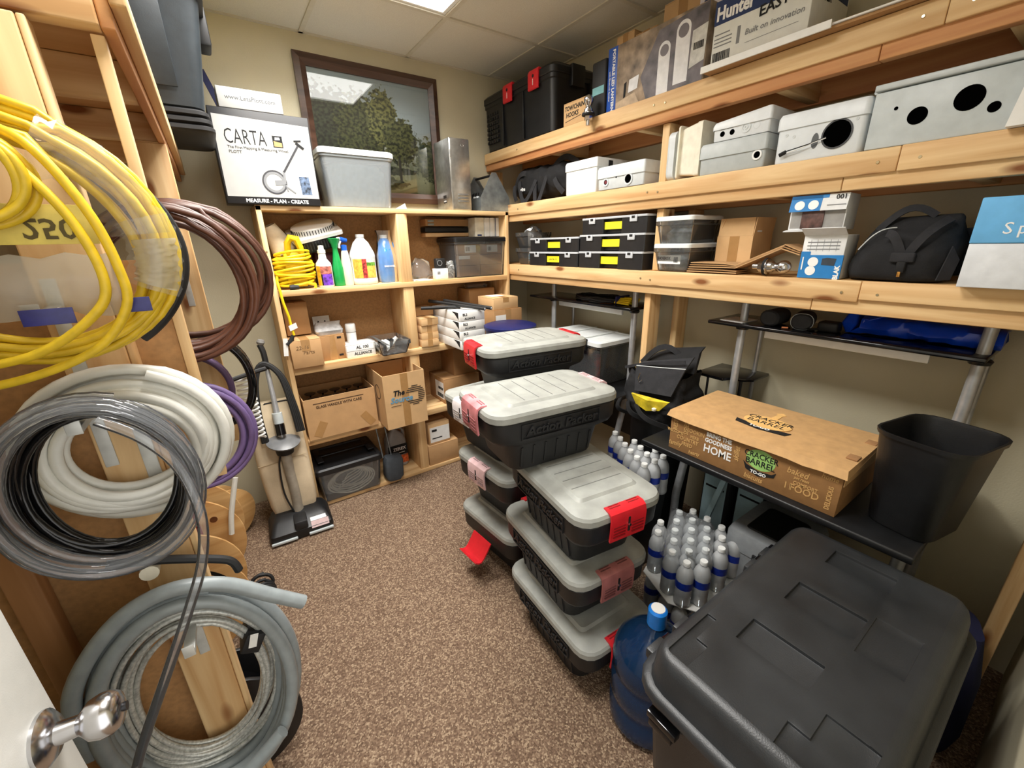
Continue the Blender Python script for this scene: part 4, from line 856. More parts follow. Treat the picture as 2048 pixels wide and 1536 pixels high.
t = openbox('open tan carton with a striped logo jutting out over the floor', (.838, 2.62, Z4), (.275, .35, .362), mat=CARD3)
bx(t, 'tape', TAPE, -.024, .024, -.1757, -.175, .004, .36, 0)
txt(t, 'The', .048, (-.045, -.1766, .235), INK, bold=.0016, shear=.25); txt(t, 'Source', .052, (-.03, -.1766, .19), plain('logo_blue', (104, 150, 176), .7), bold=.002, shear=.25); bx(t, 'logo_line', INK, -.10, -.035, -.1768, -.1758, .152, .1545, 0)
m = MB()
for k in range(11):
    z = .14+.0125*k; hw = math.sqrt(max(0, .066**2-(z-.2025)**2)); x0 = .065-hw if not (3 <= k <= 6) else .085; m.box(x0, .065+hw, -.1764, -.1756, z-.003, z+.003)
part(t, 'striped_logo', plain('logo_brown', (60, 50, 40), .7), m)
part(t, 'side_print', INK, MB().lathe([(.05, 0), (.05, .0008), (.045, .0008), (.045, 0)], 24, cap=False), loc=(-.1376, -.05, .23), rot=(0, -pi/2, 0))
t = cbox('brown carton with a printed shipping label in the lower right-hand bay', (1.35, 2.77, Z4), (.30, .26, .19), mat=CARD2); sticker(t, -.12, .02, .03, .16, -.1503, WPAPER, 'shipping_label', '-X'); barcode(t, -.11, .04, .1, .03, -.1512, '-X'); barcode(t, -.11, .10, .08, .02, -.1512, '-X')
cbox('dark brown carton stacked on the labelled carton in the right-hand bay', (1.47, 2.79, Z4+.191), (.32, .22, .21), mat=CARD2)
# ------------------------------------------------------------ floor level
Z5 = .0325
t = tub('clear tote with black lid holding coiled pale tubing, at floor level', (.462, 2.745, Z5), .365, .30, .40, .33, .225, CLR, BLK, .04, name='storage_tub', rd=.02)
part(t, 'lid_handle', BLK, MB().box(-.16, .16, -.02, .02, .262, .272).box(-.18, -.14, -.10, .10, .262, .270).box(.14, .18, -.10, .10, .262, .270), bev=.004)
m = MB()
for k in range(5):
    m.tube([((.15-.012*k)*cos(a), -.145+.012*k, .105+(.085-.008*k)*sin(a)+.004*wob(a*2+k)) for a in [i*2*pi/36 for i in range(37)]], .0055, 6)
for k in range(4): m.tube([(-.10+.02*k, -.13, .06+.02*k), (-.02, -.14, .09+.02*k), (.05, -.135, .11+.02*k), (.10, -.12, .15+.01*k)], .004, 6)
part(t, 'coiled_tubing', plain('pale_tubing', (228, 228, 220), .35), m)
part(t, 'dark_contents', plain('bin_soft_contents', (126, 134, 140), .7, var=.2), MB().loft([rr(.33, .22, .03, .01, 0, .03), rr(.34, .22, .03, .17, 0, .03), rr(.28, .15, .03, .19, 0, .03)]))
t = thing('antifreeze_jug', 'grey jug with a black and orange label behind the grey sponge head', 'jug', (.838, 2.80, Z5))
JG = plain('jug_grey', (150, 146, 142), .4, var=.04)
part(t, 'jug_body', JG, MB().loft([rr(.13, .09, .02, 0), rr(.15, .105, .025, .01), rr(.15, .105, .03, .20), rr(.13, .09, .03, .245), rr(.05, .045, .02, .285), rr(.04, .04, .019, .30)]))
part(t, 'jug_handle', JG, MB().tube([(.0, 0, .29), (.045, 0, .30), (.066, 0, .27), (.066, 0, .20)], .012, 10)); part(t, 'cap', INK, MB().lathe([(0, .30), (.022, .30), (.022, .325), (0, .325)], 16))
bx(t, 'jug_label', INK, -.072, .072, -.0545, -.053, .10, .185, 0); txt(t, 'ZEREX', .034, (.012, -.0552, .15), INKW, bold=.0008, sx=.95); bx(t, 'jug_label', plain('label_deep_orange', (214, 96, 40), .5, var=.25, scale=50), -.05, .072, -.0545, -.053, .03, .095, 0); bx(t, 'label_line', INKW, -.03, .05, -.0552, -.0545, .117, .121, 0)
t = thing('sponge_mop', 'grey foam mop head with wire handle leaning before the jug', 'mop', (.735, 2.625, Z5))
part(t, 'foam_head', FOAMG, MB().loft([rr(.09, .085, .02, 0), rr(.125, .10, .02, .03), rr(.125, .10, .02, .15), rr(.11, .08, .02, .175)]), loc=(.01, 0, 0), rot=(0, .08, 0))
for dx in (-.04, .02): part(t, 'wire_handle', GALV, MB().tube([(dx, .02, .17), (dx-.01, .05, .36), (dx-.012, .07, .44)], .005, 8))
t = cbox('small tan carton with a white front label, on a larger carton by the tote stack', (1.13, 2.71, Z5+.162), (.17, .15, .165), mat=CARD3, name='small_carton', tape=False); sticker(t, -.075, .082, .015, .135, -.0752, WPAPER, 'front_label'); bx(t, 'label_print', INK, -.06, .02, -.0768, -.0762, .042, .05, 0); bx(t, 'label_print', INK, -.06, -.02, -.0768, -.0762, .10, .118, 0)
cbox('larger brown carton on the bottom board at the unit right end', (1.15, 2.71, Z5), (.245, .18, .16), mat=CARD)
# ------------------------------------------------------------ blue bin behind the totes
t = thing('blue_bin', 'navy blue round-rimmed bin showing behind the topmost far tote', 'bin', (1.50, 2.20, 0))
part(t, 'bin_body', DKBLUE, MB().lathe([(0, 0), (.13, 0), (.16, 1.08), (.168, 1.085), (.168, 1.10), (.152, 1.10), (.125, .01)], 30, cap=False)); part(t, 'bin_lid', DKBLUE, MB().lathe([(.172, 1.095), (.172, 1.11), (.15, 1.118), (0, 1.12)], 30))
RZ = -pi/2
def rc(x0, depth, ya, yb): return (x0+depth/2, (ya+yb)/2)      # centre of a thing whose front face stands at x0
LV = (2.2365, 1.8735, 1.4685)
# ------------------------------------------------------------ top level of the rack
t = thing('storage_tote', 'big black tote with two red latches on the rack top, in the corner', 'tote', (1.965, 2.515, LV[0]), RZ)
w, d = .775, .355
b = part(t, 'body', BLK, MB().loft([rr(w-.05, d-.05, .03, 0), rr(w-.035, d-.035, .035, .008), rr(w-.012, d-.012, .04, .27), rr(w, d, .04, .275), rr(w, d, .04, .295)]))
for x in (-.14, .09): bx(b, 'rib', BLK, x-.006, x+.006, -d/2-.002, -d/2+.012, .012, .27, .002)
m = MB()
for i in range(5):
    for k in range(7): m.box(-.345+.03*i, -.345+.03*i+.02, -d/2+.003, -d/2+.016, .05+.028*k, .05+.028*k+.018)
part(b, 'moulded_grid', BLK, m, bev=.002)
part(t, 'lid', BLK, MB().loft([rr(w+.006, d+.006, .045, .296), rr(w+.012, d+.012, .045, .30), rr(w+.012, d+.012, .045, .33), rr(w-.02, d-.02, .04, .345), rr(w-.06, d-.06, .04, .348), rr(w-.08, d-.08, .04, .362), rr(w-.11, d-.11, .04, .366)]))
for x in (-.06, .215):
    o = part(t, 'latch', RED, MB().loft([[(xx, -d/2+yy, zz) for yy, zz in ((.02, .345), (-.008, .35), (-.016, .335), (-.016, .25), (-.008, .245), (-.006, .335), (.02, .335))] for xx in (x-.05, x+.05)]), bev=.002)
    part(o, 'key_hole', INK, MB().lathe([(0, 0), (.009, 0), (.009, .001), (0, .001)], 12), loc=(x, -d/2-.0158, .315), rot=(pi/2, 0, 0)); bx(o, 'latch_slot', INKW, x-.002, x+.002, -d/2-.0175, -d/2-.0155, .268, .30, 0)
part(t, 'end_latch', BLK, MB().box(w/2-.005, w/2+.02, -.05, .05, .24, .35), bev=.004); part(t, 'side_grip', BLK, MB().box(w/2-.01, w/2+.012, .10, .14, .15, .28), bev=.004)
t = cbox('small tan carton with black handwriting beside the chrome ball hitch', (*rc(1.80, .15, 2.05, 1.868), LV[0]), (.182, .15, .112), RZ, CARD3, name='small_carton', top='flaps', tape=False)
txt(t, 'TOW/CHAIN', .032, (-.003, -.0754, .082), INK, bold=.0008, shear=.1, sx=.82); txt(t, 'HOOKS', .032, (-.02, -.0754, .050), INK, bold=.0008, shear=.1, sx=.9); bar(t, 'pen_underline', INK, -.075, .020, .05, .034, .003, -.0752)
def hitch(lab, loc, rot, rz=0):
    t = thing('ball_hitch', lab, 'ball hitch', loc, 0, None, rot)
    part(t, 'ball', CHROME, MB().lathe([(0, .126)]+[(.0255*sin(a), .1005-.0255*-cos(a)) for a in [i*pi/12 for i in range(1, 10)]]+[(.014, .074), (.016, .066), (.022, .060), (.024, .048)], 24, cap=False))
    part(t, 'collar', CHROME, MB().lathe([(0, .048), (.026, .048), (.032, .044), (.032, .040), (0, .040)], 24)); part(t, 'washer', INK, MB().lathe([(0, .040), (.034, .040), (.034, .032), (0, .032)], 24))
    part(t, 'nut', CHROME, MB().lathe([(0, .031), (.0215, .031), (.0215, .010), (0, .010)], 6), 20); part(t, 'shank', CHROME, MB().lathe([(0, .011), (.0115, .011), (.0115, -.014), (0, -.016)], 16)); return t
hitch('chrome ball hitch standing at the rack edge beside the handwritten carton', (1.757, 1.807, 2.205), (0, 0, 0))
t = thing('tool_case', 'black tool case with a pale label in the shadow behind the ball hitch', 'case', (1.905, 1.80, LV[0]), RZ); bx(t, 'case_body', RUB, -.05, .05, -.09, .09, 0, .25, .01); bx(t, 'case_label', plain('label_teal', (120, 176, 180), .6), -.04, .04, -.0912, -.09, .10, .135, 0)
LANT = plain('lantern_print', (150, 132, 112), .45, var=.35, scale=14)
t = cbox('printed lantern box with a blue spine on the rack top', (*rc(1.812, .13, 1.733, 1.20), LV[0]), (.533, .13, .272), RZ, LANT, name='lantern_box', top=None, tape=False)
bx(t, 'blue_spine', plain('spine_blue', (26, 78, 170), .45), -.2668, -.207, -.0655, .06, .0, .2725, .001)
txt(t, 'PORTABLE LED LANTERN', .0235, (-.230, -.0662, .132), INKW, bold=.0007, roll=-pi/2, sx=.97); txt(t, 'with Bluetooth Speaker', .0135, (-.252, -.0662, .112), INKW, roll=-pi/2)
flat(t, 'print_shadow', plain('print_slate', (92, 84, 88), .45, var=.3, scale=18), [(-.02, .0), (.26, 0), (.266, .27), (.03, .25), (-.06, .10)], -.0652); flat(t, 'print_sand', plain('print_sand', (184, 160, 130), .45, var=.1), [(-.205, 0), (-.06, 0), (-.09, .05), (-.205, .03)], -.0652)
for x, z0, z1, r_ in ((.065, .0, .20, .030), (.155, .02, .245, .034)):
    flat(t, 'printed_lantern', plain('print_white', (226, 226, 228), .4, var=.05), [(x-r_, z0), (x+r_, z0)]+[(x+r_*cos(a), z1-r_+r_*sin(a)) for a in [i*pi/14 for i in range(15)]], -.0660); flat(t, 'lantern_ring', plain('print_shade', (112, 104, 108), .45), disc(x, z1-r_-.004, r_*.72), -.0668)
flat(t, 'printed_lamp', plain('print_white', (226, 226, 228), .4), [(-.13, .055), (-.075, .062), (-.068, .115), (-.125, .108)], -.0660); flat(t, 'printed_lamp', INK, [(-.158, .04), (-.146, .045), (-.142, .105), (-.156, .10)], -.0660)
flat(t, 'print_panel', plain('print_pale', (204, 204, 198), .45, var=.08, scale=50), [(.195, .06), (.262, .075), (.266, .20), (.20, .19)], -.0664); barcode(t, .21, .12, .045, .025, -.0674)
t = cbox('upright white carton with purple capitals behind the irrigation carton', (*rc(1.95, .12, 1.345, 1.175), LV[0]), (.17, .12, .41), RZ, plain('lilac_white', (226, 222, 232), .6), name='white_carton', top='flaps', tape=False)
txt(t, 'KIC', .06, (-.045, -.0604, .30), INKN, roll=-pi/2, align='CENTER'); bar(t, 'print_stroke', INKN, -.06, .35, .0, .40, .006, -.0604)
t = thing('flattened_carton', 'flattened white and brown carton lying under the irrigation carton', 'carton', (1.93, .82, LV[0]), RZ)
part(t, 'sheet', CARD2, MB().poly([(-.34, -.19), (.34, -.165), (.32, .15), (-.33, .17)], (0, .008))); part(t, 'sheet', WPAPER, MB().poly([(-.34, -.195), (.30, -.175), (.32, .15), (-.33, .17)], (.009, .0135))); part(t, 'sheet', CARD, MB().poly([(-.30, -.185), (.345, -.16), (.33, .15), (-.3, .17)], (.0145, .0185))); part(t, 'lip', WPAPER, MB().box(-.34, .10, -.20, -.194, -.004, .018))
t = cbox('white carton with navy banner and handwriting on the rack top', (*rc(1.79, .28, 1.16, .815), LV[0]+.020), (.345, .28, .218), RZ, plain('carton_white', (226, 228, 222), .6, var=.02), name='white_carton', top='flaps', tape=False)
bx(t, 'navy_banner', INKN, -.1727, .16, -.1408, -.139, .140, .217, 0); txt(t, 'Hunter', .060, (-.165, -.1416, .172), INKW, bold=.0022, align='LEFT', sx=.82); txt(t, 'EASTER', .046, (.075, -.1420, .132), INK, bold=.0008, roll=.10, shear=.1)
txt(t, 'Built on innovation', .026, (.055, -.1416, .080), INKG, shear=.15); bar(t, 'print_line', INKG, -.04, .048, .14, .050, .0015, -.1404); barcode(t, -.165, .016, .07, .034, -.1404)
for z in (.106, .092, .080, .068): bx(t, 'print_line', INKG, -.165, -.115 + .01*((z*1000) % 3), -.1406, -.14, z, z+.004, 0)
flat(t, 'printed_sprinkler', INKG, [(-.075, .055), (-.063, .055), (-.063, .110), (-.075, .110)], -.1404); bx(t, 'side_banner', INKN, .172, .1730, -.05, .13, .140, .217, 0); txt(t, 'EASTER', .034, (.1733, -.06, .125), INK, '+X', bold=.0006, roll=.1)
for k, (ya, yb, h_, lb) in enumerate(((1.86, 1.74, .40, 'tan carton standing at the back of the rack top, nearest the corner'), (1.735, 1.60, .37, 'tan carton with black numerals at the back of the rack top'), (1.57, 1.36, .43, 'taller tan carton at the back of the rack top behind the lantern box'))):
    t = cbox(lb, (*rc(2.0, .15, ya, yb), LV[0]), (ya-yb-.004, .15, h_), RZ, CARD3, tape='front')
    if k == 1: txt(t, '1030', .045, (-.02, -.0756, .28), INK, bold=.0006, roll=-1.4); txt(t, 'X', .05, (-.045, -.0756, .25), INK)
# ------------------------------------------------------------ second level
def sag(lab, loc, rz, L, Wd, H, mat, seed, name='duffel_bag', cat='bag', low=.8):
    t = thing(name, lab, cat, loc, rz); n = 44; rings = []
    for i in range(41):
        u = -1+2*i/40; e = (1-abs(u)**3.2)**.5 if abs(u) < 1 else 0; e = max(e, .12)
        rings.append([(u*L/2, Wd/2*e*math.copysign(abs(cos(2*pi*k/n))**.7, cos(2*pi*k/n)), H/2*(low+(1-low)*e)*(1+math.copysign(abs(sin(2*pi*k/n))**.7, sin(2*pi*k/n))*e)*(1+.10*wob(u*4+seed)*(sin(2*pi*k/n) > 0))) for k in range(n)])
    me = MB().loft(rings).mesh(70); crumple(me, seed, ((.016, 9), (.012, 22), (.005, 50))); z0 = min(v.co.z for v in me.vertices)
    for v in me.vertices: v.co.z -= z0
    link('bag_body', me, mat, t); return t
t = sag('limp black duffel bag with loose straps on the second rack level', (1.985, 2.37, LV[1]), RZ, .70, .30, .215, FAB, 2)
def strap(p, pts, w=.016, th=.003, mat=FAB2, name='strap'):
    P = [Vector(q) for q in pts]; rings = []
    for i, q in enumerate(P):
        tn = (P[min(i+1, len(P)-1)]-P[max(i-1, 0)]).normalized(); s_ = tn.cross(Vector((0, -1, .15))).normalized()
        nn = s_.cross(tn).normalized(); rings.append([q+s_*w-nn*th, q+s_*w+nn*th, q-s_*w+nn*th, q-s_*w-nn*th])
    return part(p, name, mat, MB().loft(rings))
def arc(a, b, sagz, dy, n=10): a = Vector(a); b = Vector(b); return [a.lerp(b, i/n)+Vector((0, dy*sin(pi*i/n), sagz*sin(pi*i/n))) for i in range(n+1)]
strap(t, arc((-.18, -.14, .14), (.02, -.15, .13), -.13, -.03)); strap(t, arc((.0, -.14, .15), (.13, -.15, .14), -.17, -.04)); strap(t, arc((.10, -.10, .16), (.34, -.08, .19), .06, 0)); strap(t, arc((-.28, -.10, .12), (-.02, -.12, .15), .05, -.03)); strap(t, arc((-.22, -.15, .12), (-.20, -.155, .02), .0, -.01)); strap(t, arc((.18, -.13, .14), (.28, -.14, .03), .0, -.02))
txt(t, 'altra', .03, (-.12, -.158, .085), INKW, shear=.3, bold=.0008)
def encl(lab, ya, yb, h, depth, mat, x0=1.80, lidf=.36, lidover=.006, z=0, bow=0, name='electrical_enclosure', bev=.008):
    w = ya-yb; t = thing(name, lab, 'enclosure', (*rc(x0, depth, ya, yb), LV[1]+z), RZ); zl = h*(1-lidf)
    part(t, 'enclosure_body', mat, MB().loft([rr(w-.010, depth-.010, bev, 0), rr(w-.006, depth-.006, bev, .004), rr(w-.004, depth-.004, bev, zl)]))
    o = MB().loft([rr(w+lidover, depth+lidover, bev+.003, zl-.010), rr(w+lidover, depth+lidover, bev+.003, h-.014), rr(w-.006, depth-.006, bev, h-.002), rr(w-.02, depth-.02, bev, h)])
    o = part(t, 'lid', mat, o)
    if bow:
        for v in o.data.vertices:
            if v.co.z > h-.02: v.co.z -= bow*(v.co.x/(w/2)-1)**2*.25
    return t, w, depth
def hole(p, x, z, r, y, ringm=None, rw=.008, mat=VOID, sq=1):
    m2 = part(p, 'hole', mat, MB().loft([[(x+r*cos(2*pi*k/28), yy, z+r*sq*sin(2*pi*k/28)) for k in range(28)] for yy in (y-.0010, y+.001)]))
    if ringm: ring(p, 'hole_ring', ringm, x, z, r+rw, r, y, .003)
t, w, d = encl('white plastic enclosure with a hinged lid beside the limp duffel', 2.026, 1.772, .175, .32, plain('enclosure_white', (236, 239, 237), .4, var=.02), lidf=.22)
part(t, 'clasp', INK, MB().box(-.014, .014, -.003, .003, -.03, .02), loc=(w/2+.006, .02-.08, .14), rot=(0, 0, pi/2))
t, w, d = encl('low pale grey enclosure with two round holes in front of the rack post', 1.748, 1.44, .112, .33, GREYE, x0=1.785, lidf=.42)
for x, r_ in ((-.095, .012), (.055, .020)): hole(t, x, .035, r_, -d/2+.002, GREYE)
hole(t, -.025, .052, .004, -d/2+.002); hole(t, -.095, .035, .008, -d/2+.001, mat=plain('red_knockout', (120, 40, 50), .5))
t = thing('plastic_cover', 'thin pale grey cover standing on edge beside the rack post', 'cover', (*rc(1.80, .25, 1.332, 1.29), LV[1]), RZ); part(t, 'cover_panel', GREYE, MB().loft([[(x, yy, z) for yy, z in [(p_[0], p_[1]+.1) for p_ in [(a[0], a[1]) for a in rr(.25, .2, .03, 0)]]] for x in (-.018, -.010, .014, .016)])); part(t, 'cover_rim', GREYE, MB().tube([(-.016, p_[0], p_[1]+.1) for p_ in rr(.245, .195, .03, 0)], .004, 6, closed=True))
t = thing('plastic_bin', 'cream plastic bin lying on its side beside the grey cover', 'bin', (*rc(1.80, .27, 1.285, 1.16), LV[1]), RZ); SQ = lambda s, e: [(yy, z+.108) for yy, z in [(a[0], a[1]) for a in rr(.27*s, .212*e, .012, 0)]]
part(t, 'bin_body', CREAM, MB().loft([[(x, yy, z*(1)) for yy, z in SQ(s, e)] for x, s, e in ((-.058, 1, 1), (-.05, 1, 1), (-.048, .90, .88), (.02, .98, .96), (.03, .98, .98))])); part(t, 'bin_base', CREAM, MB().loft([[(x, yy, z) for yy, z in SQ(1.0, 1.0)] for x in (.032, .055)]))
t, w, d = encl('lower grey enclosure of a stacked pair, one small hole near its corner', 1.165, .893, .118, .31, plain('enclosure_mid_grey', (178, 184, 183), .45, var=.03), lidf=.40)
hole(t, .105, .044, .012, -d/2+.002, WHITE, .006)
t, w, d = encl('upper light grey enclosure with a bowed lid, stacked on another', 1.118, .892, .088, .27, plain('enclosure_light', (222, 227, 229), .4, var=.02), z=.119, lidf=.42, bow=.02)
for x, r_ in ((-.072, .010), (-.032, .010)): hole(t, x, .024, r_, -d/2+.003)
ring(t, 'knockout', GREYE, .022, .030, .019, .012, -d/2+.003, .003); ring(t, 'knockout', GREYE, .022, .030, .008, .003, -d/2+.003, .003); ring(t, 'knockout', GREYE, .062, .030, .013, .011, -d/2+.003, .001); txt(t, '220v Cont', .012, (-.055, -d/2+.002, .042), INKG)
t, w, d = encl('white-grey enclosure with one large round opening and dangling wires', .862, .592, .16, .32, plain('enclosure_pale', (220, 226, 229), .38, var=.02), lidf=.26, bev=.014)
hole(t, .058, .066, .040, -d/2+.003, plain('grommet', (60, 62, 66), .5), .005); hole(t, -.005, .056, .011, -d/2+.003, mat=plain('slot_dark', (84, 88, 90), .6), sq=2.2)
part(t, 'loose_wire', WHITE, MB().tube([(.03, -d/2-.004, .058), (-.01, -d/2-.012, .048), (-.05, -d/2-.012, .036), (-.085, -d/2-.012, .030)], .0018, 6)); part(t, 'loose_wire', INK, MB().tube([(.03, -d/2-.004, .061), (-.02, -d/2-.014, .046), (-.06, -d/2-.012, .04), (-.09, -d/2-.01, .036)], .0018, 6)); part(t, 'wire_nut', INK, MB().tube([(-.088, -d/2-.012, .034), (-.108, -d/2-.012, .026)], .007, 8))
for x, z in ((-.10, .09), (-.075, .082), (.108, .10)): ring(t, 'screw_boss', GREYE, x, z, .005, .0015, -d/2+.003, .002)
t = thing('electrical_enclosure', 'long flat grey steel enclosure with three round cutouts', 'enclosure', (*rc(1.80, .32, .586, .262), LV[1]), RZ); w, d = .318, .32
bx(t, 'enclosure_body', GREYP, -w/2, w/2, -d/2, d/2, 0, .157, .003); bx(t, 'cover', GREYP, -w/2-.003, w/2+.003, -d/2-.008, d/2, .161, .178, .003); part(t, 'hinge', GREYP, MB().tube([(-w/2-.006, -d/2+.02, .165), (-w/2-.006, d/2, .165)], .006, 8))
for x, z, r_ in ((-.045, .074, .023), (.058, .094, .031), (.112, .060, .013), (-.10, .105, .005)): hole(t, x, z, r_, -d/2)
t = thing('torn_carton', 'torn white carton edge at the near end of the second rack level', 'carton', (*rc(1.755, .22, .275, .10), LV[1]), RZ); part(t, 'box_body', WPAPER, MB().loft([[(-.086, -.11, 0), (.086, -.11, 0), (.086, .11, 0), (-.086, .11, 0)], [(-.074, -.11, .09), (.086, -.11, .09), (.086, .11, .09), (-.074, .11, .09)], [(-.066, -.11, .16), (.086, -.11, .158), (.086, .11, .158), (-.066, .11, .16)]]), 20)
# ------------------------------------------------------------ third level
Z = LV[2]
for k in range(2):
    t = tub(('small clear tub of blue twists, lower of the nested pair in the corner', 'small clear tub with a crumpled bag, nested on top in the corner')[k], (1.93, 2.505, Z+.105*k), .14, .17, .165, .20, .11, CLR, None, name='small_tub', rz=RZ, rd=.02)
    if k == 0:
        m = MB(); rnd = random.Random(3)
        for q in range(40): a = Vector((rnd.uniform(-.05, .06), rnd.uniform(-.07, .03), rnd.uniform(.012, .07))); m.tube([a, a+Vector((rnd.uniform(-.02, .02), rnd.uniform(-.02, .02), .012)), a+Vector((rnd.uniform(-.02, .02), rnd.uniform(-.02, .02), 0))], .004, 5)
        part(t, 'blue_twists', plain('twist_blue', (130, 196, 224), .5), m)
    else:
        o = part(t, 'plastic_bag', FILM, MB().loft([rr(.10, .10, .03, .01), rr(.13, .13, .03, .06), rr(.10, .10, .03, .12), rr(.03, .03, .01, .15)])); jitter(o.data, .015, 30, 9)
CLIP = clear('clip_clear', (226, 230, 234), .7, .1)
ORGM = plain('organizer_black', (30, 30, 32), .4, var=.1, bump=.05)
def organizer(lab, ya, yb, z, h, lw, note=False):
    w, d = ya-yb, .26; t = thing('parts_organizer', lab, 'organizer', (1.802+d/2, (ya+yb)/2, Z+z), RZ, 'black parts organizers with yellow labels')
    hb = h-.012
    m = MB()
    for s in (-1, 1): m.loft([rr(w*.36, d, .008, 0, s*w*.32, 0), rr(w*.36, d, .008, hb, s*w*.32, 0)])
    m.loft([rr(w*.30, d-.03, .004, .004, 0, .015), rr(w*.30, d-.03, .004, hb, 0, .015)])
    part(t, 'organizer_body', ORGM, m)
    part(t, 'lid', CLIP, MB().loft([rr(w+.004, d+.006, .01, hb+.0005), rr(w+.006, d+.008, .01, hb+.004), rr(w+.004, d+.006, .01, h-.001), rr(w-.02, d-.02, .01, h)]))
    for s in (-1, 1):
        c = part(t, 'clip', CLIP, MB().box(s*w*.32-.024, s*w*.32+.024, -d/2-.007, -d/2-.001, hb-.022, h-.001), bev=.003); bx(c, 'clip_window', ORGM, s*w*.32-.010, s*w*.32+.010, -d/2-.0085, -d/2-.0065, hb-.006, hb+.006, .001)
    lb = bx(t, 'yellow_label', YELL, -lw/2, lw/2, -d/2+.0145 if False else -d/2+.013, -d/2+.0148, hb*.30, hb*.80, 0)
    if note: txt(t, 'Lube Bar 50', .016, (-.005, -d/2+.0125, hb*.55), plain('marker_faint', (120, 110, 30), .8), shear=.2)
    return t
organizer('lower black organizer with a handwritten yellow label, left pair', 2.385, 1.905, 0, .088, .125, True)
organizer('upper black organizer with a blank yellow label, left pair', 2.375, 1.90, .089, .086, .125)
organizer('bottom black organizer of the taller three-high pile', 1.895, 1.425, 0, .092, .135)
organizer('middle black organizer of the taller three-high pile', 1.89, 1.42, .093, .090, .135)
organizer('topmost black organizer of the three-high pile, pushed slightly along', 1.872, 1.415, .184, .088, .135)
for k in range(2):
    t = tub(('clear shoebox with a printed front label, lower of two', 'clear shoebox with clear bags inside, upper of two')[k], (1.925, 1.262, Z+.122*k), .165, .22, .19, .245, .116, CLR, LIDW, .02, name='clear_shoebox', rz=RZ, rd=.015, ov=.008, cat='shoebox')
    part(t, 'contents', plain('shoebox_contents', (120, 126, 130), .6, var=.6, scale=30), MB().loft([rr(.13, .18, .03, .008), rr(.14, .19, .03, .05), rr(.10, .15, .03, .075)]))
    if k == 0: sticker(t, -.075, .05, .035, .075, -.1155, WPAPER, 'front_label'); txt(t, 'SHOEBOX', .019, (-.042, -.1168, .060), INK, bold=.0008, sx=.85); barcode(t, .015, .042, .022, .025, -.1166)
    else: o = part(t, 'clear_bag', FILM, MB().loft([rr(.10, .12, .03, .06), rr(.13, .15, .03, .085), rr(.05, .06, .02, .105)])); jitter(o.data, .012, 30, 4)
t = openbox('open tan carton with raised flaps behind the folded cardboard', (2.01, 1.03, Z), (.16, .17, .155), RZ, CARD3, (('-y', .075, -.12), ('+x', .075, .1), ('-x', .075, .3)))
bx(t, 'tape', TAPE, -.022, .022, -.0857, -.085, 0, .154, 0); bx(t, 'paper_label', WPAPER, .0815, .0822, -.06, -.02, .17, .20, 0)
t = thing('folded_cardboard', 'sheaf of folded cardboard sheets bent over the ball hitch', 'cardboard', (1.90, .95, Z), RZ)
for k in range(5):
    z0 = .004+.0095*k; pts = [(-.22+.004*k, z0), (-.05, z0*.9+.004), (.005, z0*.55+.012), (.16+.006*k, .085+z0*.75), (.24, .062+z0*.75)]
    if k < 2: pts = [(-.22+.004*k, z0), (-.05, z0), (.012, z0*.8)]
    part(t, 'sheet', CARD2 if k % 2 else CARD, MB().loft([[(x, -.095, z), (x, .02, z), (x, .02, z+.0042), (x, -.095, z+.0042)] for x, z in pts]), 20)
hitch('dull steel ball hitch lying on its side beneath the folded cardboard', (1.815, .862, Z+.036), (0, pi/2, RZ))
t = thing('glove_box', 'blue and white glove box with its flap open, standing beside the soft bag', 'glove box', (1.86, .642, Z), RZ + .04)
GBW = plain('glove_white', (222, 224, 224), .6, var=.03)
bx(t, 'box_body', GBW, -.064, .066, -.055, .07, 0, .15, .002); bx(t, 'blue_panel', GLOVEB, -.0645, .067, -.0562, -.05, .001, .082, 0); bx(t, 'blue_tab', GLOVEB, -.0645, -.035, -.0564, -.055, .082, .094, 0)
for x, z in ((-.022, .058), (-.026, .027)): flat(t, 'round_badge', INKW, disc(x, z, .0165), -.0566)
flat(t, 'printed_glove', plain('glove_print', (50, 60, 70), .6), [(.005, .048), (.045, .046), (.048, .070), (.02, .073), (.005, .07)], -.0566); txt(t, 'BLAK', .02, (.056, -.0570, .022), INKW, bold=.001, roll=pi/2); bar(t, 'blue_strip_print', INKW, -.055, .03, -.055, .075, .004, -.0566)
part(t, 'open_flap', GBW, MB().box(-.064, .066, -.001, .001, 0, .05), loc=(0, -.055, .15), rot=(RAD(62), 0, 0)); m = MB(); [m.box(-.04+.02*k, -.039+.02*k, -.0558, -.055, .095, .135) for k in range(5)]; part(t, 'fine_print', INKG, m)
for q in range(3): bx(t, 'fine_print', INKG, -.05, .05, -.0558, -.055, .10+.012*q, .104+.012*q, 0)
t = thing('glove_box', 'upside-down glove box showing its gloves, stacked on the other one', 'glove box', (1.87, .69, Z+.168), RZ + .06)
bx(t, 'box_body', GBW, -.085, .088, -.05, .07, 0, .118, .002); bx(t, 'window', plain('box_inner', (150, 148, 144), .7), -.08, .084, -.0512, -.05, .008, .075, 0); bx(t, 'gloves', plain('brown_gloves', (92, 66, 60), .5, var=.35, scale=40), -.045, .025, -.056, -.0505, .006, .072, .004)
fl = part(t, 'front_flap', GLOVEB, MB().box(-.086, .012, -.001, .001, -.055, 0).box(-.086, .03, -.001, .001, -.012, 0), loc=(0, -.054, .118), rot=(RAD(-14), 0, 0)); part(t, 'front_flap', GBW, MB().box(.0125, .089, -.001, .001, -.055, -.0125).box(.0305, .089, -.001, .001, -.012, 0), loc=(0, -.054, .118), rot=(RAD(-14), 0, 0))
for x in (-.055, -.012): flat(fl, 'round_badge', INKW, disc(x, -.034, .016), -.0012)
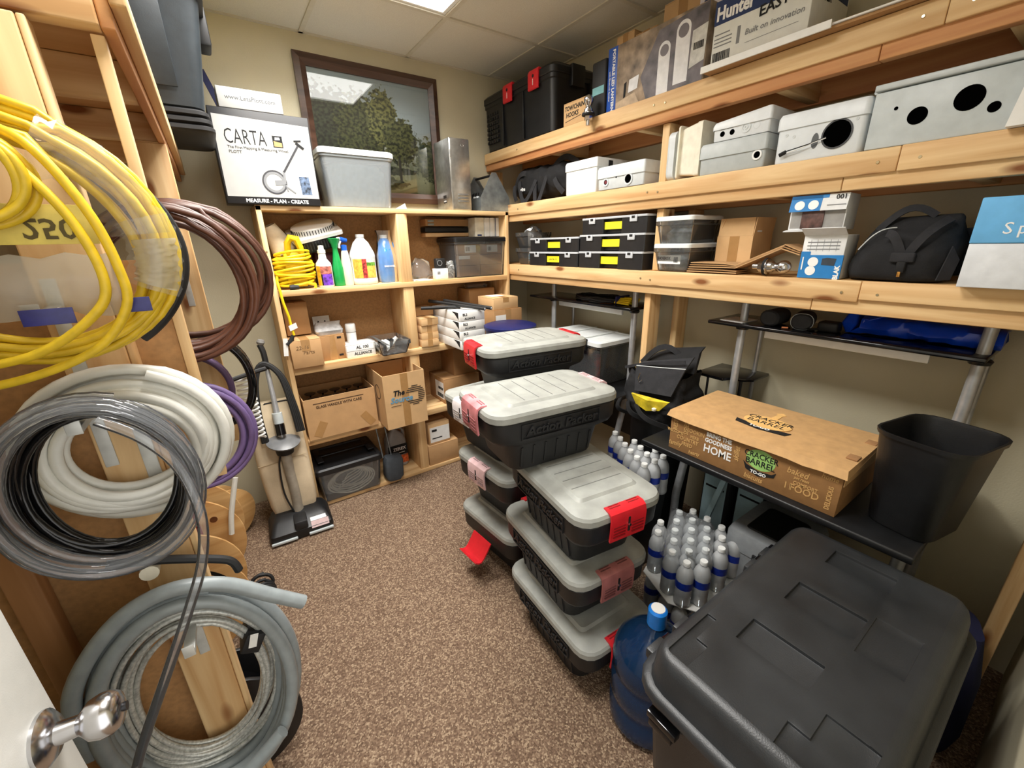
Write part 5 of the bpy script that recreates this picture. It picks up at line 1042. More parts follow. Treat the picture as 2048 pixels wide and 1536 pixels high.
txt(t, '100', .022, (.068, -.0602, .108), INK, roll=pi, bold=.0003); m = MB(); [m.box(.03, .085, -.0655-.001*0, -.0645, .068+.012*k, .071+.012*k) for k in range(2)]; part(t, 'fine_print', INKG, m)
part(t, 'bottom_flap', GBW, MB().box(-.09, .088, -.001, .001, 0, .03), loc=(0, -.05, .002), rot=(RAD(100), 0, 0))
t = thing('soft_tool_bag', 'black soft bag with handles and zip pull at the near end of the rack', 'bag', (1.92, .44, Z), RZ)
rings = []
for i, (z, w_, d_, cx) in enumerate(((0, .21, .20, .0), (.004, .245, .225, .0), (.03, .255, .235, .0), (.09, .25, .22, .01), (.135, .235, .17, .015), (.165, .21, .11, .02), (.19, .18, .055, .03), (.198, .15, .02, .035))): rings.append(rr(w_, d_, min(w_, d_)*.3, z, cx, 0, 10))
me = MB().loft(finer(rings, 4)).mesh(70); crumple(me, 8, ((.008, 12), (.005, 30), (.002, 60))); link('bag_body', me, FAB, t); z0 = min(v.co.z for v in me.vertices)
for v in me.vertices: v.co.z -= z0
part(t, 'end_panel', FAB2, MB().poly([(-.02, .0), (.02, 0), (.03, .06), (.0, .10)], (0, .004)), loc=(.125, -.09, .01), rot=(pi/2, 0, .9))
strap(t, arc((-.03, -.11, .15), (.02, -.118, .085), .02, -.01), .012); strap(t, arc((.10, -.06, .19), (.035, -.118, .085), .01, -.03), .012); bx(t, 'handle_wrap', FAB2, -.004, .056, -.130, -.112, .062, .092, .004); bx(t, 'buckle', INK, .018, .04, -.136, -.118, .03, .064, .003); bx(t, 'zip_pull', plain('brass', (190, 140, 70), .3, .8), .026, .034, -.138, -.133, .018, .034, .001)
strap(t, arc((-.07, -.06, .16), (.06, -.03, .20), .045, .0), .010); strap(t, arc((.13, .02, .16), (.14, .04, .02), -.02, .04), .016); part(t, 'piping', GREYE, MB().tube(arc((-.10, -.10, .10), (-.02, -.07, .168), .02, -.01), .002, 6))
t = thing('white_blue_box', 'tall white box with a sky-blue lid band at the rack near end', 'box', (*rc(1.745, .2, .268, .02), Z-.0), RZ); bx(t, 'box_body', plain('carton_bluewhite', (216, 220, 224), .6, var=.04), -.124, .124, -.1, .1, 0, .118, .002); bx(t, 'lid_band', SKYB, -.125, .126, -.103, .102, .1185, .236, .003)
txt(t, 'Spark', .042, (-.07, -.1036, .155), INKW, align='LEFT', space=1.35); flat(t, 'bird_badge', INKN, [(-.024, .203), (.0, .222), (.024, .203), (.0, .184)], -.1036); flat(t, 'bird_mark', INKW, [(-.010, .196), (.0, .193), (.008, .2), (.006, .21), (-.002, .208), (-.009, .204)], -.1044)
bar(t, 'pen_mark', INKG, -.005, .07, .05, .075, .0015, -.1002); bar(t, 'pen_mark', INKG, .02, .05, .025, .09, .0015, -.1002)
# ------------------------------------------------------------ things on the desk shelves
DS = 1.2505
t = thing('cable_coil', 'black cable coil with bunched yellow tips on the far desk shelf', 'cable', (1.99, 1.84, DS))
m = MB(); m.tube([((.12+.008*sin(i*.37))*cos(i*.21)*.75, (.19+.012*sin(i*.5))*sin(i*.21)+.04, .008+.022*(i/200)+.005*sin(i*1.1)) for i in range(200)], .006, 6); part(t, 'cable', RUB, m)
m = MB(); rnd = random.Random(5)
for k in range(11): yy = -.16-.03*(k % 3)*.2; m.tube([(-.055+.009*k, -.13, .012+.007*(k % 4)), (-.055+.010*k, -.235, .010+.010*(k % 4))], .0065, 8)
part(t, 'yellow_tip', YEL, m); part(t, 'tie_band', DKBLUE, MB().box(-.065, .055, -.15, -.14, .003, .05), bev=.004)
t = thing('paper_sheet', 'white paper lying at the far end of the near desk shelf', 'paper', (1.97, .98, DS)); part(t, 'sheet', WPAPER, MB().poly([(-.07, -.055), (.06, -.06), (.07, .05), (-.06, .055)], (0, .002)))
SPK = plain('speaker_cloth', (46, 47, 50), .85, bump=.3, bscale=500)
for k, (y, lb) in enumerate(((.825, 'rounded charcoal speaker on the desk shelf, nearer the white paper'), (.715, 'rounded charcoal speaker on the desk shelf, nearer the blue tarp'))):
    t = thing('speaker', lb, 'speaker', (1.98, y, DS), RZ+.25*k); part(t, 'speaker_body', SPK, MB().loft([[(p[0], yy, p[1]+.034) for p in rr(.078*s, .066*s, .03*s, 0)] for yy, s in ((-.065, .8), (-.058, .97), (-.05, 1), (.05, 1), (.06, .9))])); part(t, 'speaker_band', GREYP if k else RUB, MB().tube([(p[0], -.055, p[1]+.034) for p in rr(.077, .064, .03, 0)], .002, 6, closed=True))
t = thing('small_adapter', 'small black adapter and leads between speaker and tarp', 'adapter', (1.98, .62, DS)); bx(t, 'adapter_body', RUB, -.03, .03, -.035, .035, 0, .04, .008); part(t, 'lead', RUB, MB().tube([(-.03, .03, .01), (-.06, .05, .008), (-.04, .075, .012), (-.02, .06, .02)], .004, 6)); part(t, 'plug', plain('copper', (200, 130, 90), .3, .8), MB().tube([(-.085, .14, .006), (-.075, .12, .006)], .005, 8))
t = thing('folded_tarp', 'shiny blue folded tarp lying along the near desk shelf', 'tarp', (2.06, .37, DS), RZ)
rings = []
for i in range(13):
    u = i/12; x = -.19+.40*u; h_ = .072-.012*u; rings.append([(x+(.03*v if i in (0,) else 0), y_+.004*wob(u*9+v), z_*h_) for v, (y_, z_) in enumerate(((-.06, .0), (-.075, .3), (-.065, .75), (-.03, 1.0), (.02, .96), (.05, .8), (.055, .2), (.05, 0)))])
me = MB().loft(finer(rings, 3)).mesh(50); crumple(me, 2, ((.006, 14), (.006, 34), (.002, 70))); z0 = min(v.co.z for v in me.vertices)
for v in me.vertices: v.co.z -= z0
link('tarp_body', me, TARP, t); part(t, 'gathered_end', TARP, MB().loft([rr(.02, .10, .008, .004, -.195, -.01), rr(.05, .12, .01, .04, -.195, -.01), rr(.03, .09, .01, .08, -.19, -.01)]))
# ------------------------------------------------------------ things on the near desk
DT = .7485
t = thing('takeout_box', 'long brown takeout box with printed slogans on the black desk', 'box', (1.665, .645, DT), RZ)
w, d, h = .62, .36, .165
k = .005
bd = MB().box(-w/2, w/2, -d/2, d/2, 0, h); part(t, 'box_body', CBSIDE, bd, bev=.002)
lid = MB().add([(-w/2-.012, -d/2-.016, h-.012), (w/2+.012, -d/2-.014, h-.016), (w/2+.008, d/2+.004, h+.014), (-w/2-.006, d/2+.004, h+.014), (-w/2-.006, -d/2-.004, h+.012), (w/2+.006, -d/2-.004, h+.010), (w/2+.006, d/2, h+.018), (-w/2-.006, d/2, h+.018)],
    [(0, 3, 2, 1), (4, 5, 6, 7), (0, 1, 5, 4), (1, 2, 6, 5), (2, 3, 7, 6), (3, 0, 4, 7)]); part(t, 'lid', CBTOP, lid)
part(t, 'lid_flap', CBTOP, MB().loft([[(-w/2-.012, -d/2-.016, h-.012), (-w/2-.012, -d/2-.0185, h-.012), (-w/2-.006, -d/2-.0045, h+.0125), (-w/2-.006, -d/2-.003, h+.0125)]]+[[(x, -d/2-.015, h-.014-.006*abs(wob(x*23))), (x, -d/2-.018, h-.014-.006*abs(wob(x*23))), (x, -d/2-.0045, h+.0115), (x, -d/2-.003, h+.0115)] for x in [-.25+.05*i for i in range(11)]]+[[(w/2+.012, -d/2-.014, h-.016), (w/2+.012, -d/2-.017, h-.016), (w/2+.006, -d/2-.0045, h+.0105), (w/2+.006, -d/2-.003, h+.0105)]]))
part(t, 'side_flap', CBTOP, MB().box(w/2+.002, w/2+.005, -d/2, d/2, h-.05, h-.002), bev=.001)
for y in (-.08, .09): part(t, 'tuck_tab', CARDIN, MB().box(w/2-.03, w/2+.001, y-.02, y+.02, h+.013, h+.018), bev=.001)
y = -d/2
def cblogo(p, f, c, s, green):
    if f == '-Y':
        o = flat(p, 'round_badge', LGREEN if green else CBTOP, disc(c[0], c[1]+.012*s, .058*s, 28, .045*s), y-.0002)
        txt(p, 'CRACKER', .035*s, (c[0], y-.0012, c[1]+.028*s), INK, bold=.0003, sx=.86); txt(p, 'BARREL', .037*s, (c[0], y-.0012, c[1]-.004*s), INK, bold=.0003, sx=.92)
        m = [(-.066, -.012), (-.05, -.025), (0, -.038), (.05, -.032), (.066, -.018), (.06, -.042), (0, -.062), (-.052, -.046)]
        flat(p, 'ribbon', INK, [(c[0]+a*s, c[1]+b*s) for a, b in m], y-.0010); txt(p, 'TO-GO', .019*s, (c[0], y-.002, c[1]-.0485*s), INKW, bold=.0006)
cblogo(t, '-Y', (.065, .088), .88, True)
for i, (s_, z_, sz_, sx_) in enumerate((('BRING THE', .124, .0235, .86), ('GOODNESS', .099, .025, .82), ('HOME', .062, .047, .86))): txt(t, s_, sz_, (-.095, y-.0012, z_), INKW, bold=.0008, sx=sx_)
for s_, x_, z_, sz_, ro in (('baked', .185, .105, .032, 0), ('FOOD', .215, .045, .036, 0), ('11', .165, .045, .034, 0), ('COMFORT', .215, .066, .018, 0), ('DELICIOUS', .285, .06, .02, pi/2), ('biscuits', .05, .020, .026, 0), ('COUNTRY', -.225, .065, .024, 0), ('FRIED', -.225, .042, .022, 0), ('SIDES', -.235, .115, .028, pi/2), ('COOKIN', -.195, .11, .024, 0), ('family', -.28, .03, .03, .1), ('WELCOME', -.285, .085, .018, 0), ('skillet', -.02, .09, .03, pi/2), ('breakfast', -.11, .148, .02, 0), ('home', .275, .13, .024, 0), ('pot roast', .20, .086, .014, 0), ('BEST', -.285, .115, .026, pi/2), ('HERB', -.195, .086, .018, 0), ('hearty', -.19, .018, .022, .1)):
    txt(t, s_, sz_, (x_, y-.0008, z_), INKT, bold=.0004, roll=ro, shear=.2 if s_.islower() else 0, sx=.86)
zt = h+.0165
o = part(t, 'lid_badge', plain('lid_badge', (226, 180, 110), .8), MB().poly([(.0+.085*cos(a*2*pi/28), -.02+.06*sin(a*2*pi/28)) for a in range(28)], (zt-.006, zt+.001))); part(t, 'lid_badge', plain('lid_badge', (226, 180, 110), .8), MB().poly([(-.012, .035), (.012, .035), (.010, .085), (.018, .10), (.0, .118), (-.018, .10), (-.010, .085)], (zt-.006, zt+.002)))
txt(t, 'CRACKER', .040, (.0, .006, zt+.0016), INK, '+Z', bold=.0002, sx=.92); txt(t, 'BARREL', .042, (.0, -.032, zt+.0010), INK, '+Z', bold=.0002, sx=.96)
part(t, 'lid_ribbon', INK, MB().poly([(-.10, -.055), (-.06, -.062), (0, -.068), (.06, -.062), (.10, -.055), (.09, -.085), (0, -.1), (-.09, -.085)], (zt-.006, zt-.0004))); txt(t, 'TO-GO', .022, (0, -.083, zt+.0004), INKW, '+Z', bold=.0008)
t = thing('waste_bin', 'black rectangular office waste bin standing on the desk end', 'waste bin', (1.655, .185, DT), RAD(-12))
part(t, 'bin_body', BLK, MB().loft([rr(.20, .155, .04, 0), rr(.21, .165, .045, .006), rr(.272, .215, .06, .298), rr(.284, .227, .064, .300), rr(.286, .229, .064, .312), rr(.274, .217, .06, .312), rr(.268, .211, .058, .300), rr(.205, .16, .04, .008)]))
# ------------------------------------------------------------ under the desk
PALE = plain('pale_blue_panel', (176, 204, 210), .35, var=.03)
for k, (y, x, lb) in enumerate(((.915, 1.93, 'pale blue-white appliance panel under the desk, farther one'), (.76, 1.97, 'pale blue-white appliance panel under the desk, nearer one'))):
    t = thing('appliance_panel', lb, 'panel', (x, y, 0), RZ); bx(t, 'panel_body', RUB, -.07, .07, -.05, .1, 0, .50, .006); bx(t, 'panel_face', PALE, -.062, .055, -.054, -.0502, .05, .47, .003); bx(t, 'panel_slot', INK, -.05, .045, -.056, -.0535, .40, .41, 0)
t = thing('plastic_strip', 'pale plastic strip leaning behind the nearer water bottles', 'strip', (1.72, .93, 0)); part(t, 'strip_body', PALE, MB().box(-.008, .008, -.012, .012, 0, .58), rot=(.18, .12, 0))
t = thing('hard_case', 'grey hard case with black latch tucked under the desk', 'case', (1.74, .56, 0), RZ)
CG = plain('case_grey', (140, 144, 147), .45)
part(t, 'case_body', CG, MB().loft([rr(.25, .30, .02, 0), rr(.26, .32, .03, .02), rr(.27, .33, .035, .36)])); part(t, 'case_lid', CG, MB().loft([rr(.276, .336, .035, .362), rr(.276, .336, .035, .43), rr(.26, .32, .03, .45), rr(.25, .31, .03, .452)])); part(t, 'handle_recess', RUB, MB().loft([rr(.17, .22, .02, .452), rr(.16, .21, .02, .458)])); part(t, 'case_latch', INK, MB().box(-.015, .015, -.176, -.165, .33, .385), bev=.003)
# ------------------------------------------------------------ tool bag on its black bin
t = thing('black_bin', 'black open storage bin heaped with a sagging tool bag', 'bin', (1.835, 1.225, 0), RZ)
part(t, 'bin_body', BLK, MB().loft([rr(.21, .25, .02, 0), rr(.25, .28, .025, .74), rr(.28, .31, .03, .745), rr(.28, .31, .03, .785), rr(.255, .285, .025, .785), rr(.22, .25, .02, .60)])); part(t, 'rim_handle', BLK, MB().box(-.06, .06, -.175, -.15, .75, .79), bev=.006)
t = thing('tool_bag', 'black open tool bag with yellow lining slumped on the black bin', 'bag', (1.765, 1.235, .77), RZ)
rings = [rr(a, b, min(a, b)*.3, z, cx, cy, 11) for a, b, z, cx, cy in ((.22, .22, -.03, .02, .0), (.27, .25, .01, .02, 0), (.34, .27, .05, .03, 0), (.36, .25, .10, .02, .01), (.34, .23, .16, .0, .02), (.34, .22, .21, .0, .03))]
me = MB().loft(finer(rings, 6), True, False).mesh(70); crumple(me, 6, ((.024, 9), (.014, 22), (.006, 48))); link('bag_body', me, FAB, t)
o = part(t, 'bag_flap', FAB, MB().loft([[(-.17, .06, .20), (.19, .0, .235), (.19, .02, .24), (-.17, .08, .205)], [(-.10, .09, .26), (.17, .06, .325), (.17, .08, .33), (-.10, .11, .265)], [(-.02, .11, .30), (.17, .09, .345), (.17, .11, .35), (-.02, .13, .305)]])); 
part(t, 'front_pocket', FAB2, MB().loft([[(-.04, -.135, .12), (.16, -.12, .14), (.16, -.11, .14), (-.04, -.125, .12)], [(-.07, -.10, .235), (.18, -.06, .265), (.18, -.05, .265), (-.07, -.09, .235)], [(-.06, -.06, .255), (.18, .0, .315), (.18, .01, .315), (-.06, -.05, .255)]]), 30)
part(t, 'yellow_lining', plain('yellow_lining', (214, 190, 40), .6, var=.2, scale=20), MB().loft([[(-.02, -.142, .055), (.05, -.15, .04), (.12, -.142, .06), (.12, -.135, .06), (-.02, -.135, .055)], [(-.05, -.146, .105), (.06, -.16, .10), (.165, -.14, .115), (.165, -.13, .115), (-.05, -.135, .105)]]))
part(t, 'yellow_lining', plain('yellow_lining', (214, 190, 40), .6), MB().poly([(-.15, .0), (-.02, -.04), (.0, .04), (-.12, .07)], (.19, .2)))
strap(t, arc((-.17, -.06, .20), (.17, -.05, .30), .012, -.03), .007); strap(t, arc((-.15, .05, .21), (.10, .08, .25), .09, .0), .014); part(t, 'zip', GREYE, MB().tube(arc((-.07, -.095, .238), (.18, -.055, .268), .0, -.006), .0022, 6)); part(t, 'hook_clip', CHROME, MB().tube([(-.03, -.115, .21), (-.035, -.122, .18), (-.022, -.125, .165), (-.01, -.12, .18)], .002, 6)); part(t, 'draw_cord_stop', CREAM, MB().lathe([(0, 0), (.010, .004), (.011, .014), (0, .02)], 12), loc=(.10, -.155, .055))
for k in range(3): strap(t, arc((-.13+.05*k, -.13, .05), (-.08+.12*k, -.12, -.02), .0, -.05), .012, mat=FAB)
# clear bin with white lid on the far desk
t = tub('translucent bin with a ribbed white lid on the far desk', (1.95, 1.93, DT), .28, .46, .32, .50, .275, CLR, LIDW, .03, name='storage_tub', rd=.02)
bx(t, 'lid_rib', LIDW, -.17, .17, -.10, -.09, .291, .297, .001); bx(t, 'lid_rib', LIDW, -.17, .17, .09, .10, .291, .297, .001); part(t, 'red_contents', plain('red_tools', (170, 50, 36), .5, var=.3), MB().box(-.14, .0, -.2, -.05, .02, .17), bev=.01); part(t, 'dark_contents', RUB, MB().box(-.12, .12, .0, .2, .02, .2), bev=.01); part(t, 'latch', BLK, MB().box(-.186, -.168, -.16, -.08, .23, .30), bev=.003)
# ------------------------------------------------------------ coils on the partition
def coil(name, lab, mat, c, rx, rz, turns, r, sr=.03, sy=.04, n=40, tilt=0, seed=0, tails=(), wobr=.006, cat='coil', tailr=None, part_name='coiled_line', order=False):
    t = thing(name, lab, cat, c); pts = []; rnd = random.Random(seed)
    ph = [rnd.uniform(0, 6.28) for _ in range(8)]; offs = [rnd.uniform(-1, 1) for _ in range(int(turns)+2)]; ofy = [rnd.uniform(-1, 1) for _ in range(int(turns)+2)]
    if order: offs = [-1+2*((k*2) % (int(turns)+1))/turns for k in range(int(turns)+2)]
    for i in range(int(turns*n)+1):
        q = i/n; k = int(q); f = q-k; f = f*f*(3-2*f)
        dr = (offs[k]*(1-f)+offs[k+1]*f)*sr; dy = (ofy[k]*(1-f)+ofy[k+1]*f)*sy/2
        th = 2*pi*q+1.2; w_ = wobr*wob(th*.5+ph[k % 8])
        x, z, y = (rx+dr+w_)*cos(th), (rz+dr+w_)*sin(th), dy+.006*wob(q*4.4+seed)
        pts.append((x*cos(tilt), y+x*sin(tilt), z))
    m = MB().tube(pts, r, 8); part(t, part_name, mat, m, 60)
    for tl in tails: part(t, 'loose_end', mat, MB().tube(smooth(tl), tailr or r, 10), 60)
    return t
def smooth(p, n=6):
    P = [Vector(q) for q in p]; o = []
    for i in range(len(P)-1):
        a, b, c, e = P[max(i-1, 0)], P[i], P[i+1], P[min(i+2, len(P)-1)]
        for k in range(n):
            s = k/n; o.append(.5*((2*b)+(c-a)*s+(2*a-5*b+4*c-e)*s*s+(3*b-a-3*c+e)*s**3))
    return o+[P[-1]]
t = coil('cable_coil', 'big coil of yellow cable in torn plastic wrap, highest on the partition', YELC, (-.235, .955, 1.625), .163, .166, 13, .0064, .020, .085, seed=1, wobr=.013,
     tails=(((.0, -.05, .16), (.06, -.085, .13), (.10, -.096, .05), (.115, -.098, -.03), (.11, -.095, -.09), (.06, -.085, -.15), (-.03, -.07, -.185), (-.12, -.065, -.19), (-.18, -.06, -.17)), ((-.04, -.04, .175), (.03, -.085, .12), (.08, -.10, .04), (.096, -.102, -.05), (.07, -.10, -.10), (-.01, -.085, -.15), (-.12, -.07, -.16), (-.18, -.06, -.14))))
def wrapsheet(p, name, mat, u0, u1, r0, r1, seed, amp=.01, nn=18, rx=.165, y0=-.055, y1=.045):
    m = MB(); vs = []
    for i in range(nn+1):
        a = u0+(u1-u0)*i/nn
        for j in range(7):
            b = j/6; rr_ = r0+(r1-r0)*b+amp*wob(i*1.1+j*2+seed); yy = y0-.018*sin(pi*b)+amp*.8*wob(i*1.7+j+seed*2)
            vs.append(((rx+rr_)*cos(a), yy, (rx+rr_)*sin(a)))
    m.add(vs, [(i*7+j, (i+1)*7+j, (i+1)*7+j+1, i*7+j+1) for i in range(nn) for j in range(6)]); return part(p, name, mat, m, 70)
wrapsheet(t, 'plastic_wrap', FILM, .1, 1.15, -.055, .022, 1, .008); wrapsheet(t, 'plastic_wrap', FILM, -.45, .25, -.04, .028, 2, .004)
wrapsheet(t, 'wrap_fragment', FILMG, -.40, .05, -.03, .024, 6, .0035, y0=-.066)
sh = MB(); vs = []
for i in range(13):
    for j in range(6): u_ = i/12; v_ = j/5; vs.append((-.22+.335*u_, -.072-.012*sin(pi*v_)+.006*wob(i*1.3+j*2.2), -.012-.085*v_+.012*wob(i*.9)*(v_)+.006*wob(i*1.9)*(1-v_)))
sh.add(vs, [(i*6+j, (i+1)*6+j, (i+1)*6+j+1, i*6+j+1) for i in range(12) for j in range(5)]); part(t, 'torn_wrapper', FILMG, sh, 70)
bx(t, 'blue_print_patch', plain('wrapper_navy', (44, 44, 110), .4, var=.2), -.005, .05, -.090, -.0885, -.108, -.085, .001); bx(t, 'blue_print_patch', plain('wrapper_navy', (44, 44, 110), .4), .105, .138, -.082, -.0805, -.10, -.078, .001)
bx(t, 'yellow_tag', plain('tag_yellow', (216, 196, 96), .6, var=.1), -.01, .10, -.071, -.0695, .002, .055, .001); txt(t, '250', .038, (.052, -.0722, .024), plain('tag_ink', (84, 72, 30), .7), bold=.0006).scale = (1, -1, 1)
t = coil('cable_coil', 'small tight coil of yellow cable hanging in front of the big yellow coil', YELC, (-.245, .86, 1.71), .068, .06, 5, .006, .010, .03, seed=4)
t = thing('hose_length', 'thick black hose curving around the outside of the big yellow coil', 'hose', (-.235, 1.005, 1.615)); part(t, 'hose', RUB, MB().tube([((.186+.004*wob(a))*cos(a), .004*sin(3*a), .178*sin(a)) for a in [1.15-.06*i for i in range(37)]], .0095, 10))
t = coil('tubing_coil', 'white plastic tubing coil hung beneath the yellow cable', WTUBE, (-.198, .985, 1.27), .120, .116, 12, .0098, .034, .075, seed=9, order=True, wobr=.002)
t = coil('cable_coil', 'glossy black cable coil inside the clear hose on the middle hook', GLOSSBLK, (-.225, .90, 1.245), .098, .128, 9, .0058, .012, .045, seed=3)
t = coil('hose_coil', 'clear grey hose coil hung over the black cable, one end trailing down', CTUBE, (-.225, .868, 1.245), .118, .146, 5, .0085, .012, .05, seed=5, wobr=.004,
     tails=(((.03, -.04, .13), (.075, -.05, .09), (.108, -.06, .03), (.118, -.07, -.06), (.10, -.07, -.15), (.06, -.07, -.24), (.0, -.07, -.36), (-.06, -.07, -.48), (-.11, -.07, -.60)),))
t = coil('conduit_coil', 'grey ribbed flexible conduit coil lowest on the partition', COND, (-.215, .950, .665), .165, .278, 5.2, .0150, .024, .07, n=48, seed=8, wobr=.004,
     tails=(((-.185, -.02, .0), (-.17, -.03, .16), (-.09, -.03, .275), (.0, -.03, .312), (.09, -.035, .285), (.17, -.045, .215), (.225, -.05, .165)), ((-.15, -.05, -.29), (-.02, -.06, -.26), (.06, -.06, -.215), (.12, -.06, -.17))))
m = MB()
rg = t.children[0].data
t = coil('wire_rope_coil', 'silver steel wire rope coil nested inside the grey conduit', STEEL, (-.222, .985, .65), .145, .222, 15, .0058, .036, .045, n=48, seed=12, order=True, wobr=.003)
part(t, 'tape_band', RUB, MB().box(-.02, .02, -.035, .035, -.025, .025), bev=.004, loc=(.115, -.005, .085), rot=(0, .5, 0)); part(t, 'paper_tag', WPAPER, MB().box(-.008, .008, -.0008, 0, -.018, .018), loc=(.118, -.045, .10), rot=(0, .3, 0))
t = thing('pry_bar', 'long black pry bar poking out below the clear hose coil', 'pry bar', (-.29, .975, 1.045)); part(t, 'bar', RUB, MB().tube(smooth([(0, 0, .0), (.08, 0, -.03), (.15, 0, -.065), (.185, 0, -.09), (.195, -.005, -.12)]), [.009]*24+[.006], 8))
# deeper coils
coil('tubing_coil', 'brown drip tubing coil hung behind the partition edge', BRN, (-.105, 1.545, 1.515), .185, .205, 8, .0088, .026, .12, seed=21, wobr=.012)
coil('tubing_coil', 'looser brown tubing coil farther back above the vacuum cleaner', BRN, (-.09, 1.72, 1.545), .225, .20, 6, .0088, .024, .10, seed=22, wobr=.02)
coil('pipe_coil', 'purple pipe coil hung low behind the partition edge', PUR, (-.165, 1.53, 1.055), .145, .158, 9, .0092, .022, .09, seed=23, wobr=.003, order=True)
coil('pipe_coil', 'dark purple pipe coil behind the brighter purple one', PUR2, (-.165, 1.68, 1.16), .12, .13, 4, .0085, .012, .05, seed=24, wobr=.006)
coil('hose_coil', 'thick glossy black hose coil on the deepest hook', GLOSSBLK, (-.075, 1.86, 1.135), .105, .165, 5, .012, .008, .06, seed=25, wobr=.004)
t = thing('cord_hank', 'white cord hank wound in tight turns hanging near the vacuum', 'cord', (.0, 2.05, .80)); part(t, 'wound_cord', WHITE, MB().tube([(.03*cos(i*.35), .014*sin(i*.35), .0+.0021*i*.55) for i in range(250)], .0052, 6)); part(t, 'holder_bar', RUB, MB().tube([(-.08, -.10, .305), (.03, 0, .305), (.09, .02, .31)], .010, 8))
# ------------------------------------------------------------ reels on the floor
def reel(lab, c, R, wd, mat, core, corem, stripe=False, name='cable_reel', fl=.012, ang=0):
    t = thing(name, lab, 'reel', c, ang)
    for yy in (-wd/2, wd/2-fl):
        o = part(t, 'flange', mat, MB().loft([[(R*cos(2*pi*k/40), y_, R+R*sin(2*pi*k/40)) for k in range(40)] for y_ in (yy, yy+fl)]), bev=.001)
    part(t, 'wound_cable', corem, MB().loft([[(core*cos(2*pi*k/32), y_, R+core*sin(2*pi*k/32)) for k in range(32)] for y_ in (-wd/2+fl, wd/2-fl)], False, False))
    if stripe: part(t, 'red_stripe', plain('stripe_red', (170, 40, 36), .7), MB().box(.075, .115, -wd/2-.0008, -wd/2, R*.9, R*1.86), rot=(0, -.04, 0)); part(t, 'knot_hole', plain('knot_dark', (120, 72, 36), .7), MB().lathe([(0, 0), (.016, 0), (.016, .0008), (0, .0008)], 14), loc=(.155, -wd/2, R*1.45), rot=(pi/2, 0, 0))
    return t
t = reel('wooden cable reel with plywood flanges standing nearest the partition', (-.405, 1.86, 0), .25, .20, SPOOLW, .15, RUB, ang=.05)
part(t, 'printed_mark', INK, MB().loft([[(.21*cos(a), -.1006, .25+.21*sin(a)), (.195*cos(a), -.1006, .25+.195*sin(a)), (.195*cos(a), -.1, .25+.195*sin(a)), (.21*cos(a), -.1, .25+.21*sin(a))] for a in [.35+.05*i for i in range(14)]]))
reel('wooden cable reel with a red painted stripe, behind the nearest reel', (-.41, 2.30, 0), .265, .20, SPOOLW, .16, RUB, True)
reel('black plastic reel on the carpet under the conduit coil', (-.255, 1.26, 0), .205, .13, BLK, .12, GLOSSBLK, name='plastic_reel', ang=-.08)
reel('small wooden reel on the carpet beside the vacuum head', (-.26, 2.62, 0), .16, .12, SPOOLW, .09, RUB, ang=.6)
t = thing('conduit_offcut', 'short white conduit offcut leaning on the striped reel', 'conduit', (-.20, 2.16, .30)); part(t, 'conduit', WTUBE, MB().tube(smooth([(0, 0, 0), (.02, .02, .10), (.07, .06, .26)]), .012, 10))
t = coil('cable_coil', 'loose black flat cable coil on the carpet by the reels', RUB, (-.13, 2.0, .055), .05, .045, 5, .008, .008, .10, seed=31)
# ------------------------------------------------------------ upright vacuum cleaner
t = thing('vacuum_cleaner', 'upright vacuum cleaner with beige cloth bag leaning beside the shelving unit', 'vacuum', (.112, 2.47, 0), RAD(-3))
hd = part(t, 'floor_head', BLK, MB().loft([rr(.325, .23, .02, .008, 0, -.0), rr(.34, .24, .025, .03, 0, 0), rr(.335, .235, .03, .06, 0, 0), rr(.29, .17, .03, .10, 0, .03), rr(.22, .10, .03, .12, 0, .05)]))
part(hd, 'bumper', GREYP, MB().box(-.165, -.03, -.130, -.115, .012, .028).box(.03, .165, -.130, -.115, .012, .028), bev=.005); part(hd, 'head_ridge', BLK2, MB().box(-.035, .035, -.12, .06, .06, .115), bev=.01)
sticker(hd, .06, .14, .068, .085, -.088, WPAPER, 'rating_label'); part(hd, 'rating_label', plain('pink_label', (206, 180, 180), .6), MB().box(.05, .145, -.0006, 0, -.02, .02), loc=(0, -.112, .066), rot=(-.55, 0, 0)); part(hd, 'rating_label', WPAPER, MB().box(.05, .135, -.0006, 0, -.012, .012), loc=(0, -.086, .088), rot=(-.95, 0, 0))
for x in (-.12, .12): part(hd, 'wheel', RUB, MB().lathe([(0, -.012), (.026, -.012), (.028, 0), (.026, .012), (0, .012)], 14), loc=(x, .10, .028), rot=(0, pi/2, 0))
LEAN = RAD(-9)
up = lambda y0, z: (0, y0+z*math.tan(-LEAN), z)
bag = part(t, 'cloth_bag', BEIGE, MB().loft([rr(w_, d_, min(w_, d_)*.35, 0, 0, 0, 5) and [(x+cx, y+.045+z*.16, z+.0) for x, y, _ in rr(w_, d_, min(w_, d_)*.35, 0, 0, 0, 5)] for w_, d_, z, cx in ((.22, .05, .10, -.01), (.25, .085, .16, -.01), (.265, .10, .30, -.015), (.27, .10, .45, -.02), (.265, .095, .58, -.02), (.245, .08, .70, -.02), (.19, .05, .775, -.02))]), 60)
part(bag, 'bag_seam', plain('seam_tan', (180, 160, 128), .8), MB().tube([(x, .045+.44*.16-.052-.002*cos(x*9), .44+.01*sin(x*12)) for x in [-.15+.026*i for i in range(11)]], .002, 6)); part(bag, 'bag_piping', RUB, MB().tube([(-.09, .15, .745), (-.05, .145, .772), (.06, .145, .772), (.10, .15, .74)], .005, 6))
def S3(p): return smooth([Vector(q) for q in p])
